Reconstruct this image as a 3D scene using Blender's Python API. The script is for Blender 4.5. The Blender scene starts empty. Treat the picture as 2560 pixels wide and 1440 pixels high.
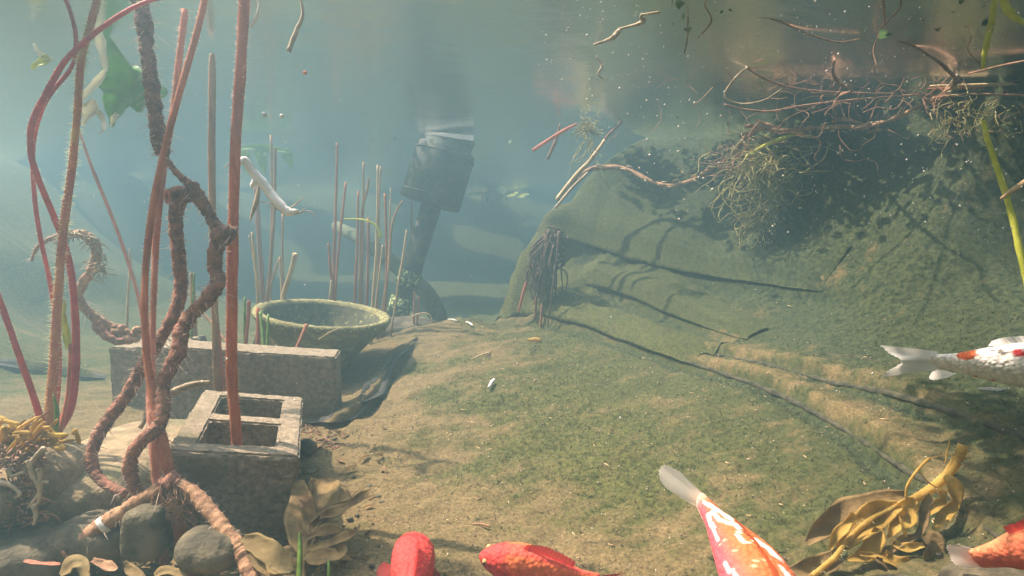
import bpy, bmesh, math, random
import numpy as np
from mathutils import Vector, Matrix

random.seed(7)
RNG = np.random.default_rng(11)
S = bpy.context.scene
COL = S.collection

# ------------------------------------------------------------------ camera
FPX = 1668.0                       # focal length in photo pixels (photo 2560 x 1440)
CAMZ = 0.53
PITCH = math.atan(160.0 / FPX)
SURF = CAMZ + 0.42                 # height of the water surface
cam_d = bpy.data.cameras.new('camera')
cam_d.sensor_width = 36.0
cam_d.lens = 36.0 * FPX / 2560.0
cam_d.clip_start = 0.02
cam_d.clip_end = 200.0
cam = bpy.data.objects.new('camera', cam_d)
cam.location = (0, 0, CAMZ)
cam.rotation_euler = (math.pi / 2 - PITCH, 0, 0)
COL.objects.link(cam)
S.camera = cam

# ------------------------------------------------------------------ sky, sun, exposure
SUN = Vector((-0.52, 0.20, 0.83)).normalized()
wd = bpy.data.worlds.new('World')
S.world = wd
wd.use_nodes = True
wn = wd.node_tree.nodes
sky_n = wn.new('ShaderNodeTexSky')
sky_n.sky_type = 'NISHITA'
sky_n.sun_disc = False
sky_n.sun_elevation = math.asin(SUN.z)
sky_n.sun_rotation = math.atan2(SUN.x, SUN.y)
sky_n.air_density = 0.8
sky_n.dust_density = 5.0
sky_n.ozone_density = 0.3
wn['Background'].inputs['Strength'].default_value = 0.15
wd.node_tree.links.new(sky_n.outputs[0], wn['Background'].inputs['Color'])
sun_d = bpy.data.lights.new('sun', 'SUN')
sun_d.energy = 4.8
sun_d.angle = math.radians(1.0)
sun_d.color = (1.0, 0.78, 0.62)
sun = bpy.data.objects.new('sun', sun_d)
sun.rotation_euler = SUN.to_track_quat('Z', 'Y').to_euler()
sun.location = (-3, 5, 8)
COL.objects.link(sun)
vs = S.view_settings
vs.view_transform = 'Standard'
vs.look = 'None'
vs.gamma = 1.0
vs.use_curve_mapping = False
vs.exposure = 1.78
S.cycles.use_denoising = True
S.cycles.max_bounces = 8
S.cycles.diffuse_bounces = 3
S.cycles.glossy_bounces = 3
S.cycles.transparent_max_bounces = 24
S.cycles.volume_bounces = 1
S.cycles.sample_clamp_indirect = 6.0

# ------------------------------------------------------------------ helpers
FWD = np.array([0.0, math.cos(PITCH), -math.sin(PITCH)])
UPV = np.array([0.0, math.sin(PITCH), math.cos(PITCH)])
RGT = np.array([1.0, 0.0, 0.0])
CAM = np.array([0.0, 0.0, CAMZ])


def ray(u, v):
    return FWD + RGT * ((u - 1280.0) / FPX) - UPV * ((v - 720.0) / FPX)


def P(u, v, d):
    """point seen at photo pixel (u, v), d metres in front of the camera"""
    return CAM + d * ray(u, v)


def PZ(u, v, z):
    r = ray(u, v)
    return CAM + r * ((z - CAMZ) / r[2])


ROOTLOC = {}


def _props(o, label, cat, group, kind):
    if label: o['label'] = label
    if cat: o['category'] = cat
    if group: o['group'] = group
    if kind: o['kind'] = kind


def thing(name, label, cat, loc, group=None):
    o = bpy.data.objects.new(name, None)
    o.empty_display_size = 0.05
    o.location = Vector([float(c) for c in loc])
    COL.objects.link(o)
    ROOTLOC[o.name] = np.array([float(c) for c in loc])
    _props(o, label, cat, group, None)
    return o


def mesh(name, verts, faces, material, parent=None, smooth=True, label=None, cat=None, group=None, kind=None, cols=None):
    """world-space verts -> one mesh object (origin at its base, or at its root when it is a part)"""
    v = np.asarray(verts, dtype=float).reshape(-1, 3)
    if parent is not None:
        loc = ROOTLOC[parent.name]
    elif kind == 'structure' or kind == 'stuff':
        loc = np.zeros(3)
    else:
        loc = np.array([v[:, 0].mean(), v[:, 1].mean(), v[:, 2].min()])
    me = bpy.data.meshes.new(name)
    w = (v - loc)
    if isinstance(faces, np.ndarray) and faces.ndim == 2 and len(faces) > 2000:
        n, k = faces.shape
        me.vertices.add(len(w))
        me.vertices.foreach_set('co', w.astype(np.float32).ravel())
        me.loops.add(n * k)
        me.loops.foreach_set('vertex_index', faces.astype(np.int32).ravel())
        me.polygons.add(n)
        me.polygons.foreach_set('loop_start', np.arange(0, n * k, k, dtype=np.int32))
        me.polygons.foreach_set('loop_total', np.full(n, k, dtype=np.int32))
        me.update(calc_edges=True)
    else:
        me.from_pydata([tuple(x) for x in w], [], [tuple(int(i) for i in f) for f in faces])
    me.polygons.foreach_set('use_smooth', [bool(smooth)] * len(me.polygons))
    if cols is not None:
        at = me.color_attributes.new('Col', 'FLOAT_COLOR', 'POINT')
        c = np.ones((len(w), 4), dtype=np.float32)
        c[:, :np.asarray(cols).shape[1]] = cols
        at.data.foreach_set('color', c.ravel())
    me.materials.append(material)
    me.update()
    o = bpy.data.objects.new(name, me)
    COL.objects.link(o)
    if parent is not None:
        o.parent = parent
        ROOTLOC[o.name] = loc
    else:
        o.location = Vector(loc)
        ROOTLOC[o.name] = loc
    _props(o, label, cat, group, kind)
    return o


class Geo:
    """collects pieces of one mesh"""
    def __init__(self):
        self.v, self.f, self.n = [], [], 0

    def add(self, vf):
        v, f = vf
        self.v.append(np.asarray(v, float))
        self.f += [tuple(int(i) + self.n for i in q) for q in f]
        self.n += len(v)
        return self

    def vf(self):
        return np.concatenate(self.v), self.f


def smooth_path(pts, per=8):
    """Catmull-Rom through points, any dimension"""
    p = np.asarray(pts, float)
    if len(p) < 3:
        t = np.linspace(0, 1, per + 1)[:, None]
        return p[0] * (1 - t) + p[-1] * t
    q = np.vstack([2 * p[0] - p[1], p, 2 * p[-1] - p[-2]])
    out = []
    for i in range(1, len(q) - 2):
        t = np.linspace(0, 1, per, endpoint=False)[:, None]
        a, b, c, d = q[i - 1], q[i], q[i + 1], q[i + 2]
        out.append(0.5 * (2 * b + (c - a) * t + (2 * a - 5 * b + 4 * c - d) * t ** 2 + (3 * b - a - 3 * c + d) * t ** 3))
    out.append(p[-1][None])
    return np.vstack(out)


def frames(c):
    t = np.gradient(c, axis=0)
    t /= np.linalg.norm(t, axis=1)[:, None] + 1e-12
    n = np.cross(t[0], [0.3, 1, 0.1])
    n /= np.linalg.norm(n)
    N = [n]
    for i in range(1, len(c)):
        n = N[-1] - t[i] * np.dot(N[-1], t[i])
        n /= np.linalg.norm(n) + 1e-12
        N.append(n)
    N = np.array(N)
    return t, N, np.cross(t, N)


def tube(c, r, sides=8, bump=0.0, seed=0, ridge=0.0, freq=1.0):
    """swept tube with closed ends; bump roughens, ridge makes lengthwise ribs"""
    c = np.asarray(c, float)
    n = len(c)
    r = np.broadcast_to(np.asarray(r, float), (n,)).copy()
    t, N, B = frames(c)
    a = np.linspace(0, 2 * math.pi, sides, endpoint=False)
    rr = np.repeat(r[:, None], sides, 1)
    if bump > 0:
        g = np.random.default_rng(seed)
        m = g.normal(size=(n, sides))
        m = (m + np.roll(m, 1, 1) + np.roll(m, -1, 1)) / 1.7
        m[1:-1] = (m[:-2] + m[1:-1] * 1.5 + m[2:]) / 2.2
        rr = rr * (1 + bump * m)
    if ridge > 0:
        rr = rr * (1 + ridge * np.cos(a * (sides // 2))[None, :])
    v = c[:, None, :] + rr[:, :, None] * (np.cos(a)[None, :, None] * N[:, None, :] + np.sin(a)[None, :, None] * B[:, None, :])
    v = v.reshape(-1, 3)
    f = []
    for i in range(n - 1):
        for j in range(sides):
            k = (j + 1) % sides
            f.append((i * sides + j, i * sides + k, (i + 1) * sides + k, (i + 1) * sides + j))
    f.append(tuple(range(sides - 1, -1, -1)))
    f.append(tuple((n - 1) * sides + j for j in range(sides)))
    return v, f


def hairs(c, r, count, length, width, seed=0, droop=0.0):
    g = np.random.default_rng(seed)
    c = np.asarray(c, float)
    t, N, B = frames(c)
    r = np.broadcast_to(np.asarray(r, float), (len(c),))
    v, f = [], []
    for k in range(count):
        i = g.integers(0, len(c) - 1)
        w = g.random()
        p = c[i] * (1 - w) + c[i + 1] * w
        a = g.random() * 2 * math.pi
        d = math.cos(a) * N[i] + math.sin(a) * B[i]
        side = t[i]
        L = length * (0.5 + g.random())
        q = p + d * (r[i] + L) + t[i] * L * g.normal() * 0.4 - np.array([0, 0, 1]) * droop * L
        b = p + d * r[i] * 0.9
        n = len(v)
        v += [b - side * width, b + side * width, q]
        f.append((n, n + 1, n + 2))
    return np.array(v), f


def px_path(pts, per=8):
    """[(u, v, d, width_px)] -> smooth centre line and radii"""
    q = smooth_path(pts, per)
    c = np.array([P(a[0], a[1], a[2]) for a in q])
    r = q[:, 3] * 0.5 * q[:, 2] / FPX
    return c, r


def ribbon(c, w, up=None, curl=0.3, thick=0.0012, across=5, wav=0.0, seed=0, twist=None):
    """leaf-like strip along c, half widths w, bent across by curl, closed with a small thickness"""
    c = np.asarray(c, float)
    n = len(c)
    w = np.broadcast_to(np.asarray(w, float), (n,))
    t = np.gradient(c, axis=0)
    t /= np.linalg.norm(t, axis=1)[:, None] + 1e-12
    up = np.array([0, -0.6, 0.8]) if up is None else np.asarray(up, float)
    s = np.cross(t, up)
    s /= np.linalg.norm(s, axis=1)[:, None] + 1e-12
    nn = np.cross(s, t)
    g = np.random.default_rng(seed)
    if twist is not None:
        ang = np.linspace(0, twist, n)[:, None]
        s, nn = s * np.cos(ang) + nn * np.sin(ang), nn * np.cos(ang) - s * np.sin(ang)
    x = np.linspace(-1, 1, across)
    ph = g.random() * 6
    wv = wav * np.sin(np.linspace(0, 9, n) + ph)
    e0 = g.normal(size=(n,))
    for _ in range(3):
        e0[1:-1] = (e0[:-2] + e0[1:-1] + e0[2:]) / 3
    ev = 1 + 0.22 * e0
    top = c[:, None, :] + (w * ev)[:, None, None] * x[None, :, None] * s[:, None, :] \
        + ((w * curl)[:, None] * (x[None, :] ** 2 - 0.4) + (w * wv)[:, None] * x[None, :])[:, :, None] * nn[:, None, :]
    bot = top - nn[:, None, :] * thick
    v = np.concatenate([top.reshape(-1, 3), bot.reshape(-1, 3)])
    m = n * across
    f = []
    for i in range(n - 1):
        for j in range(across - 1):
            a, b, cc, d = i * across + j, i * across + j + 1, (i + 1) * across + j + 1, (i + 1) * across + j
            f.append((a, b, cc, d))
            f.append((m + d, m + cc, m + b, m + a))
        for j, flip in ((0, False), (across - 1, True)):
            a, d = i * across + j, (i + 1) * across + j
            q = (a, d, m + d, m + a)
            f.append(q[::-1] if flip else q)
    return v, f


def blob(center, rad, seed=0, rough=0.12, nu=20, nv=12, flat=0.0, power=1.0):
    """uneven stone"""
    g = np.random.default_rng(seed)
    ph = g.random((6, 3)) * 6.28
    fr = g.normal(size=(6, 3)) * 1.6
    am = g.random(6)
    v, f = [], []
    for i in range(nv + 1):
        th = math.pi * i / nv
        for j in range(nu):
            a = 2 * math.pi * j / nu
            d = np.array([math.sin(th) * math.cos(a), math.sin(th) * math.sin(a), math.cos(th)])
            dd = np.sign(d) * np.abs(d) ** power
            k = 1 + rough * float(np.sum(am * np.sin(fr @ d + ph[:, 0])) / 2.0)
            v.append(np.asarray(center) + dd * k * np.asarray(rad))
    for i in range(nv):
        for j in range(nu):
            k = (j + 1) % nu
            f.append((i * nu + j, (i + 1) * nu + j, (i + 1) * nu + k, i * nu + k))
    return np.array(v), f


# ------------------------------------------------------------------ materials
def pm(name, c1, c2, scale=20.0, detail=6.0, rough=0.8, bump=0.3, bscale=None, c3=None, s3=4.0, t3=(0.5, 0.62), transl=0.0, spec=0.3,
       lo=0.35, hi=0.68, vcol=False, stretch=None, bdist=0.004, sss=0.0):
    m = bpy.data.materials.new(name)
    m.use_nodes = True
    nt = m.node_tree
    N, L = nt.nodes, nt.links
    bs = N['Principled BSDF']
    tc = N.new('ShaderNodeTexCoord')
    src = tc.outputs['Object']
    if stretch:
        mp = N.new('ShaderNodeMapping')
        mp.inputs['Scale'].default_value = stretch
        L.new(src, mp.inputs['Vector'])
        src = mp.outputs[0]
    no = N.new('ShaderNodeTexNoise')
    no.inputs['Scale'].default_value = scale
    no.inputs['Detail'].default_value = detail
    no.inputs['Roughness'].default_value = 0.65
    L.new(src, no.inputs['Vector'])
    rp = N.new('ShaderNodeValToRGB')
    rp.color_ramp.elements[0].position = lo
    rp.color_ramp.elements[1].position = hi
    rp.color_ramp.elements[0].color = (*c1, 1)
    rp.color_ramp.elements[1].color = (*c2, 1)
    L.new(no.outputs['Fac'], rp.inputs[0])
    out = rp.outputs[0]
    if c3 is not None:
        n3 = N.new('ShaderNodeTexNoise')
        n3.inputs['Scale'].default_value = s3
        n3.inputs['Detail'].default_value = 8
        L.new(src, n3.inputs['Vector'])
        mr = N.new('ShaderNodeMapRange')
        mr.inputs['From Min'].default_value = t3[0]
        mr.inputs['From Max'].default_value = t3[1]
        L.new(n3.outputs['Fac'], mr.inputs['Value'])
        mx = N.new('ShaderNodeMixRGB')
        L.new(mr.outputs[0], mx.inputs[0])
        L.new(out, mx.inputs[1])
        mx.inputs[2].default_value = (*c3, 1)
        out = mx.outputs[0]
    if vcol:
        at = N.new('ShaderNodeAttribute')
        at.attribute_name = 'Col'
        mu = N.new('ShaderNodeMixRGB')
        mu.blend_type = 'MULTIPLY'
        mu.inputs[0].default_value = 1.0
        L.new(out, mu.inputs[1])
        L.new(at.outputs['Color'], mu.inputs[2])
        out = mu.outputs[0]
    L.new(out, bs.inputs['Base Color'])
    bs.inputs['Roughness'].default_value = rough
    bs.inputs['Specular IOR Level'].default_value = spec
    if bump > 0:
        nb = N.new('ShaderNodeTexNoise')
        nb.inputs['Scale'].default_value = bscale or scale * 4
        nb.inputs['Detail'].default_value = 5
        L.new(src, nb.inputs['Vector'])
        bp = N.new('ShaderNodeBump')
        bp.inputs['Strength'].default_value = bump
        bp.inputs['Distance'].default_value = bdist
        L.new(nb.outputs['Fac'], bp.inputs['Height'])
        L.new(bp.outputs[0], bs.inputs['Normal'])
    if transl > 0:
        tr = N.new('ShaderNodeBsdfTranslucent')
        L.new(out, tr.inputs['Color'])
        ms = N.new('ShaderNodeMixShader')
        ms.inputs[0].default_value = transl
        L.new(bs.outputs[0], ms.inputs[1])
        L.new(tr.outputs[0], ms.inputs[2])
        L.new(ms.outputs[0], N['Material Output'].inputs['Surface'])
    if sss > 0:
        bs.inputs['Subsurface Weight'].default_value = sss
        bs.inputs['Subsurface Scale'].default_value = 0.01
    return m


# ------------------------------------------------------------------ pond floor and liner bank
CTRL = [(860, 1440, 1.0), (1280, 1440, 1.0), (1700, 1440, .97), (2100, 1440, .93), (2560, 1440, .85),
        (850, 1200, 1.38), (1280, 1200, 1.32), (1700, 1200, 1.25), (2100, 1200, 1.15), (2560, 1200, 1.0),
        (950, 1000, 1.85), (1280, 1000, 1.8), (1700, 1000, 1.7), (2100, 1000, 1.5), (2560, 1000, 1.2),
        (1000, 870, 2.4), (1280, 870, 2.35), (1700, 905, 2.05), (2100, 900, 1.7), (2560, 900, 1.35),
        (1050, 812, 2.7), (1250, 806, 2.7), (1180, 800, 2.8),
        (1400, 835, 2.5), (1700, 835, 2.3), (2000, 830, 1.97), (2300, 830, 1.65), (2560, 800, 1.5),
        (1300, 750, 2.85), (1500, 740, 2.72), (1800, 740, 2.42), (2100, 740, 2.06), (2560, 700, 1.7),
        (1330, 650, 2.92), (1550, 640, 2.85), (1800, 620, 2.6), (2200, 600, 2.1), (2560, 560, 1.85),
        (1400, 545, 3.05), (1600, 500, 2.95), (1900, 450, 2.6), (2300, 400, 2.2), (2560, 380, 2.0),
        (1285, 700, 2.88), (1310, 610, 2.93), (1350, 570, 3.0), (1440, 485, 3.12), (1400, 610, 2.95), (1450, 680, 2.84), (1380, 700, 2.86), (1500, 560, 2.98), (1450, 540, 3.03), (1700, 560, 2.75), (1700, 690, 2.6), (1950, 690, 2.3), (2000, 540, 2.4),
        (1490, 430, 3.2), (1590, 370, 3.3), (1900, 310, 2.95), (2300, 235, 2.4), (2560, 150, 1.95)]
cp = [P(*c) for c in CTRL]
flat = [(-.42, 1.03, -.035), (-.56, .98, -.035), (-.72, 1.0, -.03), (-.03, 2.98, .0), (0.02, 3.08, -.01), (.12, 3.25, .0), (.22, 3.42, .02), (-.1, 2.85, .07), (-.45, .9, 0), (-.8, 1.0, 0), (-.3, 1.3, 0), (-.7, 1.3, 0), (-1.1, 1.3, .01), (-.5, 1.7, .03), (-.9, 1.8, .02), (-1.4, 1.9, .02),
        (-.5, 2.2, .03), (-.9, 2.5, .02), (-1.5, 2.6, .03), (-.6, 2.9, .0), (-.25, 3.1, -.02), (0.1, 3.15, -.03), (-1.1, 3.3, .02),
        (-2.0, 2.9, .06), (-1.8, 3.8, .03), (-.9, 4, -.02), (0, 4, -.05), (-.5, 5, -.04), (-1.6, 5, 0), (.5, 5.2, -.05), (0, 6.2, -.02), (-1.5, 6.2, 0.02),
        (1.0, 6.3, 0), (-2.6, 4.8, .1), (-2.6, 6.0, .12), (0, 7.2, .1), (-1.5, 7.1, .12), (1.5, 7.2, .15),
        (0, 8.6, .95), (-1.7, 8.5, .98), (1.8, 8.4, 1.0), (-3.4, 7.4, .9), (3.2, 7.6, 1.0), (0, 9.3, 1.15), (-2, 9.2, 1.15), (2.2, 9.2, 1.15),
        (-3.1, 5.6, .9), (-2.95, 4.2, .85), (-2.75, 3.2, .8), (-2.5, 2.2, .7), (-2.2, 1.2, .62), (-2.1, .2, .6), (-2.0, -.8, .6),
        (-1.75, 3.0, .04), (-1.7, 2.0, .03), (-1.5, 1.2, .02), (-1.4, .2, .02), (-3.6, 4.5, 1.1), (-3.4, 2.8, 1.1), (-3.1, 1.2, 1.1), (-2.9, -.6, 1.1),
        (-.6, .3, 0), (0, .5, 0), (.5, .5, .02), (.9, .5, .1), (-.6, -.6, 0), (.2, -.6, 0), (1.2, -.3, .25), (0, -1.2, .5), (-1.2, -1.2, .5), (1.3, -1.2, .7),
        (0, -1.9, 1.1), (-2, -1.9, 1.1), (2, -1.9, 1.1), (1.9, .5, .75), (2.0, -.5, .8), (2.3, 1.2, 1.08), (2.4, 2.2, 1.1), (2.6, 0, 1.1), (2.2, 3.2, 1.08),
        (1.6, 3.4, 1.05), (1.3, 3.9, 1.0), (.45, 3.7, .25), (.3, 3.5, .1), (.85, 4.2, .5), (.75, 4.6, .1), (1.7, 5, .8), (1.3, 5.2, .15), (2.4, 5.4, 1.08), (2.0, 6.2, .3), (2.9, 6.4, 1.1),
        (3.4, 4, 1.1), (3.4, 1.5, 1.12), (-4.2, 4, 1.15), (-4.2, 0, 1.15), (-4.2, 8, 1.15), (4.2, 0, 1.15), (4.2, 4.5, 1.15), (4.2, 8, 1.15)]
ctrl = np.array([list(c) for c in cp] + [list(c) for c in flat])
CX, CZ = ctrl[:, :2], ctrl[:, 2]
C0 = 0.07
D = np.sqrt(((CX[:, None, :] - CX[None]) ** 2).sum(-1) + C0 ** 2)
CW = np.linalg.solve(D - 0.003 * np.eye(len(CX)), CZ - CZ.mean())
CM = CZ.mean()


def base_z(x, y):
    x = np.asarray(x, float); y = np.asarray(y, float)
    out = np.full(x.shape, CM)
    for (a, b), w in zip(CX, CW):
        out = out + w * np.sqrt((x - a) ** 2 + (y - b) ** 2 + C0 ** 2)
    return np.minimum(out, 1.22)


def hit(u, v, fn, far=9.0):
    r = ray(u, v)
    t = np.linspace(.5, far, 1200)
    p = CAM[None] + t[:, None] * r[None]
    below = p[:, 2] < fn(p[:, 0], p[:, 1])
    i = int(np.argmax(below)) if below.any() else len(t) - 1
    return p[i]


_perm = RNG.random((8, 256, 256))


def vnoise(x, y, k=0):
    xi = np.floor(x).astype(int); yi = np.floor(y).astype(int)
    fx = x - xi; fy = y - yi
    fx = fx * fx * (3 - 2 * fx); fy = fy * fy * (3 - 2 * fy)
    T = _perm[k % 8]
    a = T[xi & 255, yi & 255]; b = T[(xi + 1) & 255, yi & 255]; c = T[xi & 255, (yi + 1) & 255]; d = T[(xi + 1) & 255, (yi + 1) & 255]
    return (a * (1 - fx) + b * fx) * (1 - fy) + (c * (1 - fx) + d * fx) * fy


def fbm(x, y, f, o=4, k=0):
    s = 0; a = 1; n = 0
    for i in range(o):
        s = s + a * (vnoise(x * f * 2 ** i + 17.3 * i, y * f * 2 ** i + 5.1 * i, k + i) - .5)
        n += a; a *= .55
    return s / n


def no_jump(pl):
    """cut a run of floor points where the line of sight skips over a crest"""
    st = np.linalg.norm(np.diff(pl, axis=0), axis=1)
    bad = np.where(st > 2.0 * np.median(st))[0]
    if len(bad) == 0: return pl
    cuts = [0] + [int(b) + 1 for b in bad] + [len(pl)]
    k_ = int(np.argmax(np.diff(cuts)))
    return pl[cuts[k_]:cuts[k_ + 1]]


# creases and folds of the liner: photo pixels along each, height, width, depth of the crease on the lower side
FOLDS = [
    ([(1300, 615), (1380, 597), (1470, 612), (1600, 648), (1750, 680), (1900, 702), (2050, 722), (2250, 760)], .048, .11, .35),
    ([(1440, 700), (1530, 722), (1650, 768), (1780, 822), (1900, 858)], .036, .095, .35),
    ([(1330, 762), (1420, 783), (1520, 818), (1600, 850), (1720, 876), (1830, 896), (1950, 922), (2080, 958), (2230, 985), (2380, 1030), (2560, 1090)], .030, .07, .5),
    ([(1262, 800), (1330, 795), (1430, 815), (1540, 845), (1640, 885), (1780, 925), (1900, 965), (2000, 1010), (2120, 1075), (2250, 1160), (2420, 1270), (2560, 1380)], .036, .075, .5),
    ([(800, 1070), (880, 1042), (920, 1000), (960, 950), (1000, 890), (1040, 855)], .03, .05, 1.0),
    ([(0, 700), (150, 712), (300, 722), (450, 716), (620, 728), (790, 744)], .06, .16, .9),
    ([(0, 920), (120, 930), (260, 945)], .03, .05, 1.0),
    ([(1060, 790), (1150, 785), (1260, 800)], .02, .05, .8),
]
FPOLY = []
for pts, A, w, B in FOLDS:
    q = smooth_path([list(p) for p in pts], 5)
    pl = no_jump(np.array([hit(a, b, base_z) for a, b in q]))
    for _ in range(6):
        pl[1:-1] = (pl[:-2] + 2 * pl[1:-1] + pl[2:]) / 4
    FPOLY.append((pl, A, w, B))


def fold_z(x, y):
    dz = np.zeros(x.shape)
    for poly, A, w, B in FPOLY:
        pl = poly[:, :2]
        bb = (x > pl[:, 0].min() - 4 * w) & (x < pl[:, 0].max() + 4 * w) & (y > pl[:, 1].min() - 4 * w) & (y < pl[:, 1].max() + 4 * w)
        if not bb.any():
            continue
        X, Y = x[bb], y[bb]
        best = np.full(X.shape, 1e9); sgn = np.zeros(X.shape); arc = np.zeros(X.shape)
        n = len(pl) - 1
        for i in range(n):
            a, b = pl[i], pl[i + 1]
            ab = b - a
            L = float(ab @ ab) + 1e-12
            t = np.clip(((X - a[0]) * ab[0] + (Y - a[1]) * ab[1]) / L, 0, 1)
            dx = X - a[0] - t * ab[0]; dy = Y - a[1] - t * ab[1]
            d = np.sqrt(dx * dx + dy * dy)
            cr = ab[0] * dy - ab[1] * dx
            m = d < best
            best = np.where(m, d, best); sgn = np.where(m, np.sign(cr), sgn); arc = np.where(m, (i + t) / n, arc)
        tap = np.clip(arc * 8, 0, 1) * np.clip((1 - arc) * 6, 0, 1)
        wig = 1 + .5 * fbm(X * 1.0, Y * 1.0, 3.0, 2, 3)
        s = best * sgn * wig                     # + lies uphill of the line when it runs left to right
        h = np.where(s > 0, A * np.exp(-(s / w) ** 2), A * np.exp(-(s / (.16 * w)) ** 2))
        h = h - B * .55 * A * np.exp(-((s + .42 * w) / (.26 * w)) ** 2)
        dz[bb] += h * tap
    return dz


def terr(x, y):
    x = np.asarray(x, float); y = np.asarray(y, float)
    shp = x.shape
    x = np.atleast_1d(x); y = np.atleast_1d(y)
    z = base_z(x, y) + fold_z(x, y) + .035 * fbm(x, y, 2.2, 3, 1) + .012 * fbm(x * .7 + y * .5, y - x * .3, 9, 3, 2) \
        + .020 * np.clip(x * 2, 0, 1) * fbm(x * .5 + y * .25, (y + x * .55) * 1.9, 4, 3, 5)
    return z.reshape(shp)


def ground(u, v):
    return hit(u, v, terr)


def gz(x, y):
    return float(terr(np.array([x]), np.array([y]))[0])


def axis(lo, hi, a, b, fine, coarse):
    core = np.arange(a, b, fine)
    left, st, p = [], fine, a
    while p > lo:
        st = min(st * 1.12, coarse); p -= st; left.append(p)
    right, st, p = [], fine, core[-1]
    while p < hi:
        st = min(st * 1.12, coarse); p += st; right.append(p)
    return np.concatenate([np.array(left[::-1]), core, np.array(right)])


gx = axis(-4.6, 4.6, -1.3, 1.55, .0075, .09)
gy = axis(-2.4, 10.0, .75, 3.35, .0075, .08)
GX, GY = np.meshgrid(gx, gy)
GZ = terr(GX, GY)
fine = .0095 * fbm(GX, GY, 48, 3, 4) + .010 * fbm(GX, GY, 18, 2, 5) + .015 * fbm(GX * .5 + GY * .9, GY * 2.2 - GX * 1.3, 8, 4, 6)
GZ = GZ + fine * (1 - .6 * np.clip((GX - .1) / .5, 0, 1) * np.clip((GY - 1.4) / .5, 0, 1))
nx, ny = len(gx), len(gy)
idx = np.arange(nx * ny).reshape(ny, nx)
fq = np.stack([idx[:-1, :-1], idx[:-1, 1:], idx[1:, 1:], idx[1:, :-1]], -1).reshape(-1, 4)
gv = np.stack([GX, GY, GZ], -1).reshape(-1, 3)
# algae cover per vertex: thick on the bank, patchy on the mound, thin on the silt in front
PATCH = [(1040, 925, .07), (1230, 1010, .14), (1360, 970, .16), (1240, 1130, .12), (1600, 1100, .2), (1780, 1080, .2), (1650, 1180, .2), (2000, 1150, .25),
         (1450, 1060, .14), (1100, 1000, .1), (120, 770, .5), (560, 780, .5), (2200, 1080, .2), (2000, 1250, .2), (1500, 950, .12)]
al = np.clip((GZ - .05) / .16, 0, 1) * np.clip((GX + .1) / .35, 0, 1) * .95
al = np.maximum(al, .5 * np.clip((GX - .05) / .6, 0, 1))
for u, v, rad in PATCH:
    p = ground(u, v)
    al = np.maximum(al, .75 * np.exp(-(((GX - p[0]) ** 2 + ((GY - p[1]) * .8) ** 2) / rad ** 2)))
al = np.maximum(al, np.clip((GY - 2.6) / 1.2, 0, .8))
al = np.maximum(al, .68 * np.clip((GX + .38) / .5, 0, 1) * np.clip((GY - .95) / .5, 0, 1))
al = np.maximum(al, .62 * np.clip((GY - 1.7) / .6, 0, 1) * np.clip((-.5 - GX) / .4, 0, 1))
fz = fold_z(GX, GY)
comb = fbm(GX * .5 + GY * .9, GY * 2.2 - GX * 1.3, 9, 5, 6)
al = np.clip(al * .8 + .10 * (al > .2) + .55 * fbm(GX * 1.4 + GY, GY * 1.5 - GX * .6, 5, 4, 6) + .8 * comb + .35 * fbm(GX, GY, 30, 3, 0), 0, 1)
# fold shading put into the colour: crests lighter, creases under them darker
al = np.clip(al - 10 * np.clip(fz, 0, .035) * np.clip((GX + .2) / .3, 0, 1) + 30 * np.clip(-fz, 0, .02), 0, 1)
shade = np.clip(.5 + 1.6 * fbm(GX, GY, 30, 4, 2), 0, 1)
gc = np.stack([al, shade, np.clip((GX - .1) / .8 + (GZ - .2) - 8 * np.clip(fz, 0, .04) + 60 * np.clip(-fz, 0, .02), 0, 1)], -1).reshape(-1, 3)  # third channel paints fold shade too, darkest in the creases


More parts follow.
